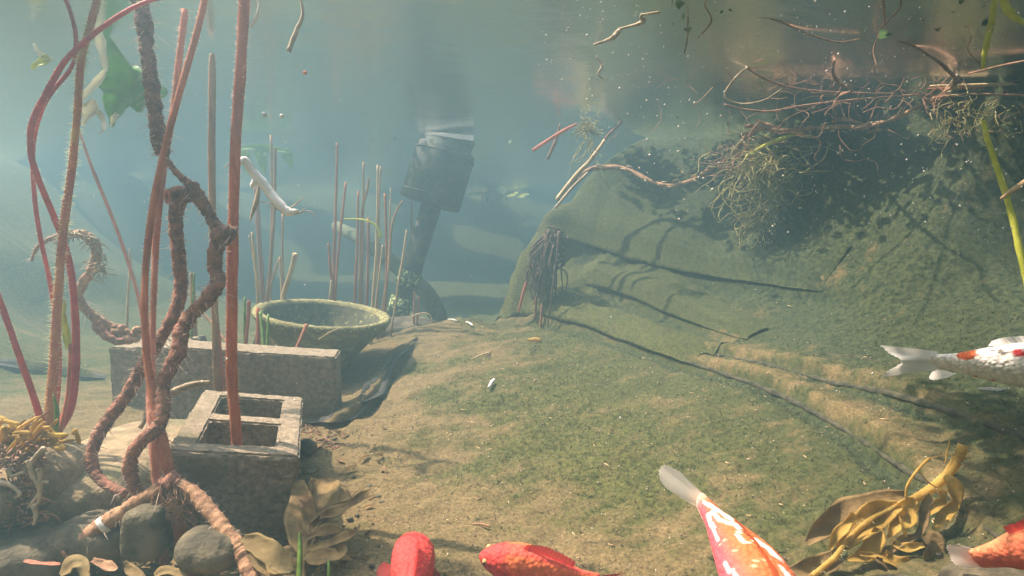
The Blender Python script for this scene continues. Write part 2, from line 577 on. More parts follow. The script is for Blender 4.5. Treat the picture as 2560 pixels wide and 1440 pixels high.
def ground_material():
    m = bpy.data.materials.new('silt_algae_fold_shade')
    m.use_nodes = True
    N, L = m.node_tree.nodes, m.node_tree.links
    bs = N['Principled BSDF']
    at = N.new('ShaderNodeAttribute'); at.attribute_name = 'Col'
    sp = N.new('ShaderNodeSeparateColor'); L.new(at.outputs['Color'], sp.inputs[0])
    tc = N.new('ShaderNodeTexCoord')
    def noise(sc, de, ro=.6):
        n = N.new('ShaderNodeTexNoise'); n.inputs['Scale'].default_value = sc; n.inputs['Detail'].default_value = de; n.inputs['Roughness'].default_value = ro
        L.new(tc.outputs['Object'], n.inputs['Vector']); return n.outputs['Fac']
    def ramp(f, a, b, ca, cb):
        r = N.new('ShaderNodeValToRGB'); e = r.color_ramp.elements
        e[0].position, e[1].position = a, b; e[0].color, e[1].color = (*ca, 1), (*cb, 1)
        L.new(f, r.inputs[0]); return r.outputs[0]
    def mix(f, a, b):
        x = N.new('ShaderNodeMixRGB'); L.new(f, x.inputs[0]); L.new(a, x.inputs[1]); L.new(b, x.inputs[2]); return x.outputs[0]
    fine = noise(160, 8, .75)
    sand0 = ramp(fine, .36, .66, (.072, .05, .024), (.265, .20, .095))
    sandd = ramp(fine, .36, .66, (.045, .038, .016), (.19, .15, .065))
    sm = N.new('ShaderNodeMapRange'); sm.inputs['From Min'].default_value = .50; sm.inputs['From Max'].default_value = .66; L.new(noise(13, 9, .72), sm.inputs['Value'])
    sand = mix(sm.outputs[0], sand0, sandd)
    moss = ramp(noise(95, 8, .75), .38, .68, (.026, .034, .010), (.15, .145, .05))
    dark = ramp(noise(70, 7, .7), .38, .7, (.016, .025, .013), (.080, .094, .042))
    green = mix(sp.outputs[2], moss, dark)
    # algae edge broken up by noise
    ad = N.new('ShaderNodeMath'); ad.operation = 'MULTIPLY_ADD'
    L.new(noise(34, 6, .7), ad.inputs[0]); ad.inputs[1].default_value = 1.2
    su = N.new('ShaderNodeMath'); su.operation = 'SUBTRACT'; L.new(sp.outputs[0], su.inputs[0]); su.inputs[1].default_value = .6
    L.new(su.outputs[0], ad.inputs[2])
    mr = N.new('ShaderNodeMapRange'); mr.inputs['From Min'].default_value = .18; mr.inputs['From Max'].default_value = .62; L.new(ad.outputs[0], mr.inputs['Value'])
    c = mix(mr.outputs[0], sand, green)
    L.new(c, bs.inputs['Base Color'])
    bs.inputs['Roughness'].default_value = .95
    bs.inputs['Specular IOR Level'].default_value = .1
    bp = N.new('ShaderNodeBump'); bp.inputs['Strength'].default_value = .7; bp.inputs['Distance'].default_value = .005
    L.new(noise(210, 6, .75), bp.inputs['Height']); L.new(bp.outputs[0], bs.inputs['Normal'])
    return m


M_GROUND = ground_material()
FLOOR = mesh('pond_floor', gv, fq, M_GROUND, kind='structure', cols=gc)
M_SEAM = None


def liner_fold(pts, scale, seed, alg=.9):
    """a rolled lip of the liner along photo pixels, lying on the floor"""
    pl = no_jump(np.array([ground(a, b) for a, b in smooth_path([list(x) for x in pts], 8)]))
    for _ in range(8):
        pl[1:-1] = (pl[:-2] + 2 * pl[1:-1] + pl[2:]) / 4
    pl = smooth_path(pl, 3)
    n = len(pl)
    t = np.gradient(pl, axis=0); t[:, 2] = 0; t /= np.linalg.norm(t, axis=1)[:, None]
    u = np.stack([-t[:, 1], t[:, 0], 0 * t[:, 0]], 1)          # uphill, to the left of the way it runs
    prof = np.array([(.22, -.012), (.17, .006), (.12, .022), (.075, .036), (.035, .040), (.012, .034), (-.004, .023), (-.014, .012), (-.018, .0), (-.016, -.01), (-.006, -.016), (.02, -.02)]) * scale
    s = np.linspace(0, 1, n)
    tap = np.clip(np.minimum(s * 9, (1 - s) * 1.4), .02, 1)
    wob = 1 + .8 * fbm(s * 7 + seed, s * 0 + seed, 1.0, 4, seed % 8)
    A, Bz = prof[:, 0][None, :], prof[:, 1][None, :]
    off = A * ((.5 + .5 * tap) * wob)[:, None]
    X = pl[:, 0:1] + u[:, 0:1] * off; Y = pl[:, 1:2] + u[:, 1:2] * off
    Z = np.where(A > .01 * scale, terr(X, Y) + .006, pl[:, 2:3]) + Bz * (tap * wob)[:, None]
    v = np.stack([X, Y, Z], -1).reshape(-1, 3)
    v[:, 2] += .006 * fbm(v[:, 0], v[:, 1], 40, 3, 4) + .012 * fbm(v[:, 0], v[:, 1], 9, 2, 3)
    m = len(prof)
    f = [(i * m + j, (i + 1) * m + j, (i + 1) * m + j + 1, i * m + j + 1) for i in range(n - 1) for j in range(m - 1)]
    cc = np.stack([np.clip(alg + .5 * fbm(v[:, 0], v[:, 1], 16, 3, 1), 0, 1), np.ones(len(v)), np.clip((v[:, 0] - .2) / .9 + (v[:, 2] - .2), 0, 1)], 1)
    o = mesh('liner_fold', v, f, M_GROUND, FLOOR, cols=cc)
    return o


liner_fold([(1296, 628), (1330, 600), (1385, 590), (1470, 610), (1600, 648), (1750, 682), (1900, 706), (2060, 724)], 1.25, 1)
liner_fold([(1258, 800), (1290, 786), (1350, 782), (1430, 800), (1540, 838), (1640, 878), (1740, 908)], 1.15, 2, .8)
liner_fold([(1440, 700), (1530, 722), (1650, 768), (1780, 822), (1870, 848)], .7, 3)
liner_fold([(1330, 766), (1420, 785), (1520, 820), (1640, 856)], .45, 4)

# ------------------------------------------------------------------ water surface: a mirror at flat angles, clear at steep ones
wx = np.linspace(-4.4, 4.4, 130); wy = np.linspace(-2.2, 9.8, 170)
WX, WY = np.meshgrid(wx, wy)
WZ = SURF + .004 * fbm(WX, WY, 2.0, 3, 0) 
wi = np.arange(WX.size).reshape(WX.shape)
wf = np.stack([wi[:-1, :-1], wi[:-1, 1:], wi[1:, 1:], wi[1:, :-1]], -1).reshape(-1, 4)
m = bpy.data.materials.new('water_surface')
m.use_nodes = True
N, L = m.node_tree.nodes, m.node_tree.links
N.remove(N['Principled BSDF'])
ge = N.new('ShaderNodeNewGeometry')
dt = N.new('ShaderNodeVectorMath'); dt.operation = 'DOT_PRODUCT'
L.new(ge.outputs['Incoming'], dt.inputs[0]); L.new(ge.outputs['True Normal'], dt.inputs[1])
ab = N.new('ShaderNodeMath'); ab.operation = 'ABSOLUTE'; L.new(dt.outputs['Value'], ab.inputs[0])
mr = N.new('ShaderNodeMapRange'); mr.inputs['From Min'].default_value = .56; mr.inputs['From Max'].default_value = .70   # Snell's window
L.new(ab.outputs[0], mr.inputs['Value'])
gl = N.new('ShaderNodeBsdfGlossy'); gl.inputs['Roughness'].default_value = .24; gl.inputs['Color'].default_value = (.93, .95, .95, 1)
tcw = N.new('ShaderNodeTexCoord')
mpw = N.new('ShaderNodeMapping'); mpw.inputs['Scale'].default_value = (3, 4, 3); L.new(tcw.outputs['Object'], mpw.inputs[0])
nw = N.new('ShaderNodeTexNoise'); nw.inputs['Scale'].default_value = 2.2; nw.inputs['Detail'].default_value = 3; L.new(mpw.outputs[0], nw.inputs['Vector'])
bw = N.new('ShaderNodeBump'); bw.inputs['Strength'].default_value = .22; bw.inputs['Distance'].default_value = .02
L.new(nw.outputs['Fac'], bw.inputs['Height']); L.new(bw.outputs[0], gl.inputs['Normal'])
tb = N.new('ShaderNodeBsdfTransparent')
mxs = N.new('ShaderNodeMixShader')
L.new(mr.outputs[0], mxs.inputs[0]); L.new(gl.outputs[0], mxs.inputs[1]); L.new(tb.outputs[0], mxs.inputs[2])
L.new(mxs.outputs[0], N['Material Output'].inputs['Surface'])
mesh('water_surface', np.stack([WX, WY, WZ], -1).reshape(-1, 3), wf, m, kind='structure')

# ------------------------------------------------------------------ the cloudy water itself
HAZE_D, HAZE_C, HAZE_A, HAZE_G = .46, (.092, .162, .196), (.34, .44, .50), .5
hm = bpy.data.materials.new('haze')
hm.use_nodes = True
N, L = hm.node_tree.nodes, hm.node_tree.links
N.remove(N['Principled BSDF'])
pv = N.new('ShaderNodeVolumePrincipled')
pv.inputs['Color'].default_value = (*HAZE_C, 1)
pv.inputs['Absorption Color'].default_value = (*HAZE_A, 1)
pv.inputs['Density'].default_value = HAZE_D
pv.inputs['Anisotropy'].default_value = HAZE_G
L.new(pv.outputs[0], N['Material Output'].inputs['Volume'])
x0, x1, y0, y1, z0, z1 = -5.2, 5.2, -3.0, 10.6, -1.2, 1.45
hv = [(x0, y0, z0), (x1, y0, z0), (x1, y1, z0), (x0, y1, z0), (x0, y0, z1), (x1, y0, z1), (x1, y1, z1), (x0, y1, z1)]
hf = [(3, 2, 1, 0), (4, 5, 6, 7), (0, 1, 5, 4), (1, 2, 6, 5), (2, 3, 7, 6), (3, 0, 4, 7)]
mesh('haze', hv, hf, hm, kind='stuff', smooth=False)

# ------------------------------------------------------------------ object materials
M_BLOCK = pm('weathered_concrete', (.15, .118, .08), (.36, .29, .20), 90, 8, .95, .8, 190, c3=(.15, .125, .07), s3=9, t3=(.52, .7), bdist=.005)
M_STONE = pm('silted_stone', (.16, .115, .065), (.40, .30, .175), 34, 9, .95, .9, 110, c3=(.17, .145, .075), s3=8, bdist=.006)
M_STONED = pm('dark_pond_stone', (.040, .034, .022), (.15, .125, .075), 26, 9, .92, .9, 90, c3=(.20, .16, .10), s3=12, t3=(.5, .7), bdist=.006)
M_RHIZ = pm('brown_rhizome_bark', (.10, .042, .026), (.38, .17, .105), 70, 8, .85, .9, 110, bdist=.005)
M_RHIZD = pm('dark_rhizome_bark', (.075, .036, .025), (.28, .13, .085), 70, 8, .85, .9, 110, bdist=.005)
M_RHIZT = pm('tan_rhizome_bark', (.17, .085, .045), (.48, .28, .15), 55, 8, .8, .7, 130, bdist=.004)
M_PALE = pm('pale_root_bark', (.24, .18, .11), (.52, .42, .28), 60, 6, .8, .5, 150)
M_STEMO = pm('orange_brown_reed', (.36, .10, .045), (.72, .28, .15), 30, 6, .75, .5, 120, c3=(.30, .17, .09), s3=7, t3=(.52, .7), stretch=(1, 1, .3), transl=.3, spec=.15)
M_STEMP = pm('pink_brown_stem', (.42, .14, .09), (.75, .34, .23), 40, 6, .8, .5, 120, c3=(.36, .22, .13), s3=7, t3=(.52, .7), stretch=(1, 1, .3), transl=.3, spec=.15)
M_STEMR = pm('red_lily_stem', (.36, .025, .03), (.62, .08, .085), 25, 5, .5, .2, 120, c3=(.42, .28, .06), s3=3, t3=(.58, .72), transl=.3)
M_STEMY = pm('yellow_red_lily_stem', (.40, .09, .05), (.56, .27, .08), 20, 5, .6, .2, 120, c3=(.45, .46, .12), s3=4, t3=(.5, .62), transl=.3)
M_HAIR = pm('stem_hairs', (.55, .42, .34), (.75, .62, .50), 30, 3, .8, 0, transl=.4)
M_HAIRG = pm('pale_green_hairs', (.55, .60, .30), (.78, .78, .50), 30, 3, .8, 0, transl=.4)
M_REED = pm('dry_reed', (.24, .13, .07), (.55, .34, .18), 40, 6, .8, .3, 120, stretch=(1, 1, .15), transl=.2)
M_REEDL = pm('straw_reed', (.36, .24, .12), (.66, .50, .28), 40, 6, .8, .3, 120, stretch=(1, 1, .15))
M_REEDR = pm('reddish_reed', (.28, .10, .055), (.52, .22, .12), 40, 6, .8, .3, 120, stretch=(1, 1, .15), transl=.2)
M_GREEN = pm('green_shoot', (.10, .20, .03), (.30, .45, .08), 30, 4, .5, .1, transl=.3)
M_YELL = pm('yellow_green_leaf', (.45, .50, .05), (.75, .78, .15), 25, 4, .5, .1, transl=.4)
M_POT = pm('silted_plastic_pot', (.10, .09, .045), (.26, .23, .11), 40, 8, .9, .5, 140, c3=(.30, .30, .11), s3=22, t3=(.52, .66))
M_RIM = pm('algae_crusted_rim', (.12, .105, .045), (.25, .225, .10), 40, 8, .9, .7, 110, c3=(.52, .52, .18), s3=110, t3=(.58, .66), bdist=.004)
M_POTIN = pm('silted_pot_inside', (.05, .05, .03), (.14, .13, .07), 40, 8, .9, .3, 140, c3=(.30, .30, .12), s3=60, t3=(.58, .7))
M_BLACK = pm('black_plastic', (.014, .017, .016), (.05, .053, .046), 50, 7, .75, .5, 120, c3=(.10, .105, .065), s3=16, t3=(.46, .74))
M_ALGAE = pm('algae_speckled_band', (.02, .03, .018), (.10, .13, .05), 60, 8, .9, .9, 110, c3=(.55, .62, .25), s3=75, t3=(.5, .6), bdist=.006)
M_HOSE = pm('silted_hose', (.07, .085, .05), (.15, .16, .09), 40, 6, .9, .4, 140)
M_WHITE = pm('bleached_white', (.62, .58, .50), (.86, .84, .78), 30, 5, .7, .4, 130)
M_ROOTY = pm('yellow_fine_roots', (.28, .25, .09), (.52, .46, .20), 30, 3, .8, 0, transl=.3)
M_ROOTB = pm('brown_fine_roots', (.17, .085, .05), (.38, .21, .125), 40, 4, .8, 0)
M_ROOTD = pm('dark_roots', (.045, .03, .022), (.16, .10, .07), 40, 4, .85, .2)
M_LEAFD = pm('decayed_leaf', (.17, .11, .045), (.42, .29, .12), 22, 8, .75, .5, 150, c3=(.12, .07, .03), s3=14, t3=(.56, .7), transl=.35)
M_LEAFY = pm('yellowed_leaf', (.42, .27, .06), (.78, .56, .16), 20, 8, .75, .5, 150, c3=(.68, .58, .09), s3=9, t3=(.55, .68), transl=.5, spec=.15)
M_LEAFT = pm('tan_leaf', (.24, .17, .075), (.46, .35, .16), 20, 8, .8, .5, 150, c3=(.42, .24, .08), s3=9, t3=(.55, .68), transl=.35, spec=.15)
M_LEAFG = pm('green_lily_leaf', (.16, .33, .12), (.30, .52, .22), 14, 6, .55, .3, 60, transl=.55)
M_FARL = pm('dull_green_leaf', (.20, .36, .10), (.36, .52, .18), 14, 6, .6, .3, 60, transl=.6)
M_LEAFW = pm('pale_sunlit_leaf', (.62, .62, .48), (.85, .84, .70), 20, 6, .7, .4, 90, transl=.4)  # pale tone for sunlit leaf parts and the far hanging roots
M_PAD = pm('shade_lily_pad', (.05, .11, .03), (.12, .22, .06), 12, 6, .4, .2, 60, transl=.4)
M_SPECK = pm('white_specks', (.45, .45, .45), (.75, .75, .75), 30, 2, .6, 0)

# ------------------------------------------------------------------ concrete blocks
def block_geo(L, W, H, t=.043, solid_=False):
    xs = [-L / 2, -L / 2 + t, -t / 2, t / 2, L / 2 - t, L / 2]
    ys = [-W / 2, -W / 2 + t, W / 2 - t, W / 2]
    holes = set() if solid_ else {(1, 1), (3, 1)}
    bm = bmesh.new()
    solid = {(i, j) for i in range(5) for j in range(3)} - holes
    def V(x, y, z): return bm.verts.new((x, y, z))
    for i, j in solid:
        for z, fl in ((0, True), (H, False)):
            q = [V(xs[i], ys[j], z), V(xs[i + 1], ys[j], z), V(xs[i + 1], ys[j + 1], z), V(xs[i], ys[j + 1], z)]
            bm.faces.new(q[::-1] if fl else q)
        for di, dj in ((1, 0), (-1, 0), (0, 1), (0, -1)):
            if (i + di, j + dj) in solid: continue
            if di: x = xs[i + 1] if di > 0 else xs[i]; a, b = (x, ys[j]), (x, ys[j + 1])
            else: y = ys[j + 1] if dj > 0 else ys[j]; a, b = (xs[i], y), (xs[i + 1], y)
            q = [V(*a, 0), V(*b, 0), V(*b, H), V(*a, H)]
            if di < 0 or dj > 0: q = q[::-1]
            bm.faces.new(q)
    bmesh.ops.remove_doubles(bm, verts=bm.verts, dist=1e-5)
    ed = [e for e in bm.edges if len(e.link_faces) == 2 and e.calc_face_angle(0) > .5]
    bmesh.ops.bevel(bm, geom=ed, offset=.004, segments=2, affect='EDGES')
    for _ in range(5):
        bmesh.ops.subdivide_edges(bm, edges=[e for e in bm.edges if e.calc_length() > .011], cuts=1, use_grid_fill=True)
    bmesh.ops.triangulate(bm, faces=[f for f in bm.faces if len(f.verts) > 4])
    bm.verts.ensure_lookup_table()
    v = np.array([x.co[:] for x in bm.verts]); f = [tuple(q.index for q in fc.verts) for fc in bm.faces]
    bm.free()
    g = np.random.default_rng(3)
    n = .0005 * g.normal(size=v.shape)
    corner = (np.abs(np.abs(v[:, 0]) - L / 2) < .006).astype(int) + (np.abs(np.abs(v[:, 1]) - W / 2) < .006) + (np.minimum(v[:, 2], H - v[:, 2]) < .006)
    wear = np.clip(vnoise(v[:, 0] * 40 + 50, (v[:, 1] + v[:, 2]) * 40 + 50, 2) - .35, 0, 1) * .003
    mid = np.array([0, 0, H / 2])
    inw = mid - v
    inw /= np.linalg.norm(inw, axis=1)[:, None] + 1e-9
    return v + n + inw * np.where(corner >= 2, wear + .001, 0)[:, None], f


def place_block(label, origin, yaw, dims, tip=None, group='concrete blocks on the pond floor', roll=0.0):
    v, f = block_geo(*dims, solid_=(tip == 'solid'))
    c, s = math.cos(yaw), math.sin(yaw)
    v = np.stack([v[:, 0] * c - v[:, 1] * s, v[:, 0] * s + v[:, 1] * c, v[:, 2] + roll * (v[:, 0] if roll else 0)], 1) + np.asarray(origin)
    return mesh('concrete_block', v, f, M_BLOCK, smooth=False, label=label, cat='concrete block', group=group)


v, f = block_geo(.3987, .2123, .195)            # long axis turned to run away from the viewer, the whole block leaning a little
v = np.stack([-v[:, 1], v[:, 0], v[:, 2] - .195], 1)
v = v @ np.array(Matrix.Rotation(.2894, 3, 'Z') @ Matrix.Rotation(.1543, 3, 'Y') @ Matrix.Rotation(.0119, 3, 'X')).T + np.array([-.524, 1.2842, .1483])
mesh('concrete_block', v, f, M_BLOCK, smooth=False, label='grey two-hole concrete block standing in front with a reed in one hole', cat='concrete block', group='concrete blocks on the pond floor')
pl_, pr_ = P(412, 866, 1.69), P(840, 893, 1.75)
dv = pr_ - pl_
yawB = math.atan2(dv[1], dv[0])
rollB = float(dv[2] / np.linalg.norm(dv[:2]))
zB = float((pl_[2] + pr_[2]) / 2) - .2
nB = np.array([-math.sin(yawB), math.cos(yawB), 0])
cB = (pl_ + pr_) / 2 + nB * .055
place_block('long concrete block lying behind the two-hole block beside the round pot', (cB[0], cB[1], zB), yawB, (float(np.linalg.norm(dv[:2])), .11, .2), 'solid', roll=rollB)
pa, pb = PZ(262, 866, .19), PZ(408, 868, .19)
dv2 = pb - pa
cC = (pa + pb) / 2 + np.array([.015, .11, 0])
place_block('concrete block seen end-on, nearest to the lily stems', (cC[0], cC[1], -.012), math.pi / 2 - .06, (.22, float(np.linalg.norm(dv2[:2])), .2), 'solid')

# ------------------------------------------------------------------ stones
def stone(name, label, u, v, d, wpx, hpx, depth, mat, seed, rough=.12, power=.8, group='stones on the pond floor'):
    c = P(u, v, d)
    a = wpx / 2 * d / FPX; h = hpx / 2 * d / FPX
    vv, ff = blob(c, (a, depth, h), seed, rough * 1.9, 48, 28, power=power)
    vv = vv + (vv - c) * (.10 * fbm(vv[:, 0] + vv[:, 2] * .7, vv[:, 1] + vv[:, 2] * .6, 14, 4, seed % 8) + .05 * fbm(vv[:, 0] - vv[:, 2], vv[:, 1] + vv[:, 2], 50, 3, 2))[:, None]
    return mesh(name, vv, ff, mat, label=label, cat='stone', group=group)


v, f = blob((P(275, 1165, 1.3)[0], 1.3, .045), (.128, .25, .055), 2, .08, 40, 22, power=.75)
mesh('boulder', v, f, M_STONE, label='large flat silt-covered boulder under the bent brown rhizomes', cat='stone', group='stones on the pond floor')
v, f = blob(P(40, 1205, 1.15) + np.array([0, 0, .0]), (.10, .145, .052), 9, .06, 40, 22, power=.8)
mesh('boulder', v, f, M_STONE, label='round mossy boulder carrying the lily root tangle', cat='stone', group='stones on the pond floor')
stone('stone', 'dark stone propping up the round mossy boulder', 60, 1400, 1.06, 260, 120, .09, M_STONED, 33, .1, .7)
stone('stone', 'squarish stone under the forked tan rhizome', 395, 1300, 1.06, 100, 130, .05, M_STONED, 5, .12, .42)
stone('stone', 'smooth oval dark stone at the foot of the two-hole block', 525, 1370, 1.0, 165, 90, .05, M_STONED, 7, .06, .9)
stone('stone', 'dark low stone between boulder and two-hole block', 250, 1345, 1.07, 200, 90, .05, M_STONED, 13, .12, .7)
stone('pebble', 'flat dark pebble right of the two-hole block', 773, 1175, 1.36, 44, 18, .018, M_STONED, 4, .06, .9)
stone('pebble', 'round grey pebble beside the torn liner edge', 765, 1118, 1.5, 50, 40, .02, M_STONED, 14, .1, .9)
stone('pebble', 'small tan pebble touching the flat dark pebble', 745, 1180, 1.34, 18, 14, .008, M_STONE, 15, .15, .9)
stone('stone', 'dark brown rock at the lower right corner under the orange fish', 2480, 1486, .80, 230, 130, .05, M_STONED, 21, .1, .8)
stone('stone', 'low brown rock under the yellowed leaf at the bottom edge', 2240, 1478, .86, 170, 66, .03, M_STONED, 23, .1, .8)

# ------------------------------------------------------------------ round pot
def lathe(prof, seg=56):
    v, f = [], []
    n = len(prof)
    for k in range(seg):
        a = 2 * math.pi * k / seg
        for r, z in prof:
            v.append((r * math.cos(a), r * math.sin(a), z))
    for k in range(seg):
        k2 = (k + 1) % seg
        for i in range(n - 1):
            f.append((k * n + i, k2 * n + i, k2 * n + i + 1, k * n + i + 1))
    return np.array(v), f


def rot(v, ax, ang):
    return np.asarray(v) @ np.array(Matrix.Rotation(ang, 3, ax)).T


pot_c = P(808, 786, 2.25)
RP = 168 / FPX * 2.25
pot = thing('plant_pot', 'wide round pot with algae-crusted rim, half sunk in silt behind blocks', 'pot', pot_c - np.array([0, 0, .23]))
def potfix(vf):
    v, f = vf
    v = rot(rot(v, 'X', math.radians(3.0)), 'Y', math.radians(7.0))
    return v + pot_c, f
v, f = potfix(lathe([(RP * .34, -.235), (RP * .42, -.18), (RP * .56, -.125), (RP * .70, -.085), (RP * .80, -.058), (RP * .81, -.050), (RP * .93, -.034), (RP * .965, -.012)]))
mesh('pot_wall', v, f, M_POT, pot)
v, f = potfix(lathe([(RP * .955, -.016), (RP * .99, -.012), (RP, -.002), (RP * .99, .006), (RP * .94, .010), (RP * .86, .004), (RP * .83, -.010)], 80))
v = v + .0010 * np.random.default_rng(2).normal(size=v.shape)
mesh('rim', v, f, M_RIM, pot)
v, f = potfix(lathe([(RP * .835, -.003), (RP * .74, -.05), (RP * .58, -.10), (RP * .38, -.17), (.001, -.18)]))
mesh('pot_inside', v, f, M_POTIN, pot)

# ------------------------------------------------------------------ floating pump with pole
pd = 3.2
ptop, pbot = P(1122, 375, pd), P(982, 822, pd)
ax = (ptop - pbot); ax /= np.linalg.norm(ax)
pump = thing('pond_pump', 'black cylindrical pond pump on a leaning pole touching the water surface', 'pump', pbot)
def along(prof, o, a=ax, seg=40):
    v, f = lathe(prof, seg)
    zq = Vector(a).to_track_quat('Z', 'Y').to_matrix()
    return v @ np.array(zq).T + o, f
k = pd / FPX
o_d = P(1074, 509, pd)
HD = 142 * k
v, f = along([(.001, 0), (73 * k, 0), (77 * k, 3 * k), (75 * k, HD - 4 * k), (72 * k, HD), (.001, HD)], o_d)
mesh('pump_housing', v, f, M_BLACK, pump)
for q_ in (.12, .88):
    v, f = along([(74 * k, HD * q_ - 2 * k), (78.5 * k - 2 * k * q_, HD * q_ - 2 * k), (78.5 * k - 2 * k * q_, HD * q_ + 2.5 * k), (74 * k, HD * q_ + 2.5 * k)], o_d)
    mesh('housing_ring', v, f, M_BLACK, pump)
o_c = o_d + ax * (HD - .004)
v, f = along([(.001, 0), (66 * k, 0), (66 * k, 6 * k), (61 * k, 8 * k), (61 * k, 24 * k), (63 * k, 26 * k), (63 * k, 36 * k), (59 * k, 44 * k), (.001, 44 * k)], o_c)
mesh('collar', v, f, M_BLACK, pump)
plen = float(np.linalg.norm(o_d - pbot))
v, f = along([(.001, -.15), (26 * k, -.15), (26 * k, plen * .45), (28 * k, plen * .47), (26 * k, plen * .5), (26 * k, plen + .005), (.001, plen + .005)], pbot)
mesh('pole', v, f, M_BLACK, pump)
for a_, b_ in ((.34, .46), (.10, .25), (-.06, .045)):
    v, f = along([(25 * k, plen * a_), (28.5 * k, plen * a_), (28.5 * k, plen * b_), (25 * k, plen * b_)], pbot)
    v = v + .0015 * np.random.default_rng(4).normal(size=v.shape)
    mesh('algae_band', v, f, M_ALGAE, pump, label='pole section speckled with pale green algae')
v, f = ribbon(smooth_path([P(1062, 334, 3.02), P(1100, 336, 3.0), P(1140, 341, 2.99), P(1184, 346, 2.98)], 6), np.linspace(.003, .014, 19), up=(0, -1, .1), curl=.15, seed=5)
mesh('leaf_scrap', v, f, M_WHITE, label='pale leaf scrap lying on top of the black pump', cat='leaf')

c, r = px_path([(840, 565, 3.7, 26), (905, 600, 3.45, 34), (985, 660, 3.4, 38), (1050, 715, 3.35, 42), (1085, 765, 3.3, 46), (1098, 815, 3.28, 48), (1100, 880, 3.25, 48)])
mesh('hose', *tube(c, r, 14, .02, 3), M_HOSE, label='thick pale green hose curving down behind the pump pole', cat='hose')
v, f = blob(P(1010, 820, 3.0), (.16, .12, .05), 17, .1, 26, 14, power=.9)
mesh('stone', v, f, M_STONED, label='low dark hump of stone at the foot of the pump pole', cat='stone', group='stones on the pond floor')

M_LINER = pm('dark_liner', (.012, .013, .011), (.05, .048, .036), 60, 7, .7, .5, 140)
M_CREASE = pm('liner_crease_shade', (.018, .018, .011), (.085, .078, .045), 50, 8, .9, .8, 120)  # dark tone standing in for the shade of liner creases
def torn(label, pts, w, seed):
    c = np.array([ground(a, b) + np.array([0, 0, .008]) for a, b in smooth_path([list(x) for x in pts], 6)])
    for _ in range(3): c[1:-1] = (c[:-2] + 2 * c[1:-1] + c[2:]) / 4
    wv_ = np.interp(np.linspace(0, 1, len(c)), np.linspace(0, 1, len(w)), w)
    mesh('torn_liner', *ribbon(c, wv_, up=(.3, -.3, .9), curl=.6, thick=.003, seed=seed, wav=.15), M_LINER, label=label, cat='liner edge', group='torn edges of the pond liner')
torn('torn dark liner edge curling on the mound right of the long block', [(1045, 850), (1010, 880), (985, 905), (960, 950), (935, 985), (905, 1010)], [.006, .012, .010, .014, .030, .012], 3)
torn('dark liner flap lying on the silt at the corner of the long block', [(925, 1000), (895, 1035), (860, 1052), (820, 1060), (765, 1062)], [.005, .016, .022, .020, .010], 4)
torn('dark liner strip crossing the silt at the left edge', [(-20, 912), (60, 920), (130, 935), (200, 942), (262, 950)], [.012, .02, .022, .016, .012], 6)
def shading(label, pts, w):  # dark raised strip painted as the shade under a liner crease
    c = no_jump(np.array([ground(a, b) + np.array([0, 0, .002]) for a, b in smooth_path([list(x) for x in pts], 8)]))
    for _ in range(6): c[1:-1] = (c[:-2] + 2 * c[1:-1] + c[2:]) / 4
    wv_ = np.interp(np.linspace(0, 1, len(c)), np.linspace(0, 1, len(w)), w) * np.random.default_rng(int(pts[0][0])).uniform(.75, 1.25, len(c))
    return mesh('crease_shade_strip', *tube(c - np.array([0, 0, .0025]), wv_ * .72, 8, .16, 5), M_CREASE, label=label, cat='liner edge', group='dark strips for shaded liner creases on the slope')
shading('long dark strip of crease seam running down the slope toward the yellowed leaf', [(1640, 886), (1720, 906), (1800, 932), (1900, 966), (2000, 1012), (2120, 1078), (2250, 1164), (2340, 1220), (2420, 1285), (2520, 1360)], [.004, .008, .010, .010, .009, .008, .007, .006])
shading('long dark strip of crease seam passing under the white koi to the right edge', [(1600, 846), (1720, 874), (1830, 894), (1950, 920), (2080, 956), (2230, 985), (2380, 1030), (2480, 1064), (2600, 1110)], [.004, .009, .008, .009, .012, .011, .010, .012])
shading('upper dark strip of crease seam ending behind the tail of the white koi', [(2040, 882), (2100, 890), (2160, 896), (2230, 915)], [.003, .006, .006, .003])

# pale plant floating far off at the water line
fp = P(1232, 480, 8.0)
far = thing('floating_plant', 'pale green floating plant far off at the water line', 'plant', fp)
g = Geo()
rr = np.random.default_rng(5)
for i in range(40):
    q = fp + np.array([rr.normal() * .16, rr.normal() * .1, -.02 + .02 * rr.normal()])
    a = rr.random() * 6.28
    g.add(ribbon([q, q + np.array([math.cos(a) * .05, math.sin(a) * .05, -.005]), q + np.array([math.cos(a) * .11, math.sin(a) * .11, -.03 * rr.random()])], [.012, .03, .01], seed=i))
mesh('leaf_mat', *g.vf(), M_YELL, far, kind='stuff')
g = Geo()
for i in range(26):
    q = fp + np.array([rr.normal() * .05, rr.normal() * .05, 0])
    g.add(tube([q, q + np.array([rr.normal() * .02, 0, -.1]), q + np.array([rr.normal() * .03, 0, -.15 - .06 * rr.random()])], [.012, .01, .003], 5))
g.add(blob(fp + np.array([0, 0, -.05]), (.10, .06, .10), 3, .2, 14, 10))
mesh('hanging_roots', *g.vf(), M_LEAFW, far, kind='stuff')

# ------------------------------------------------------------------ reeds, lily stems
def to_ground(u, v, d, sink=.03):
    """a point under pixel (u, v) at depth d, dropped to the floor"""
    p = P(u, v, d)
    p[2] = min(p[2], gz(p[0], p[1]) - sink)
    return p


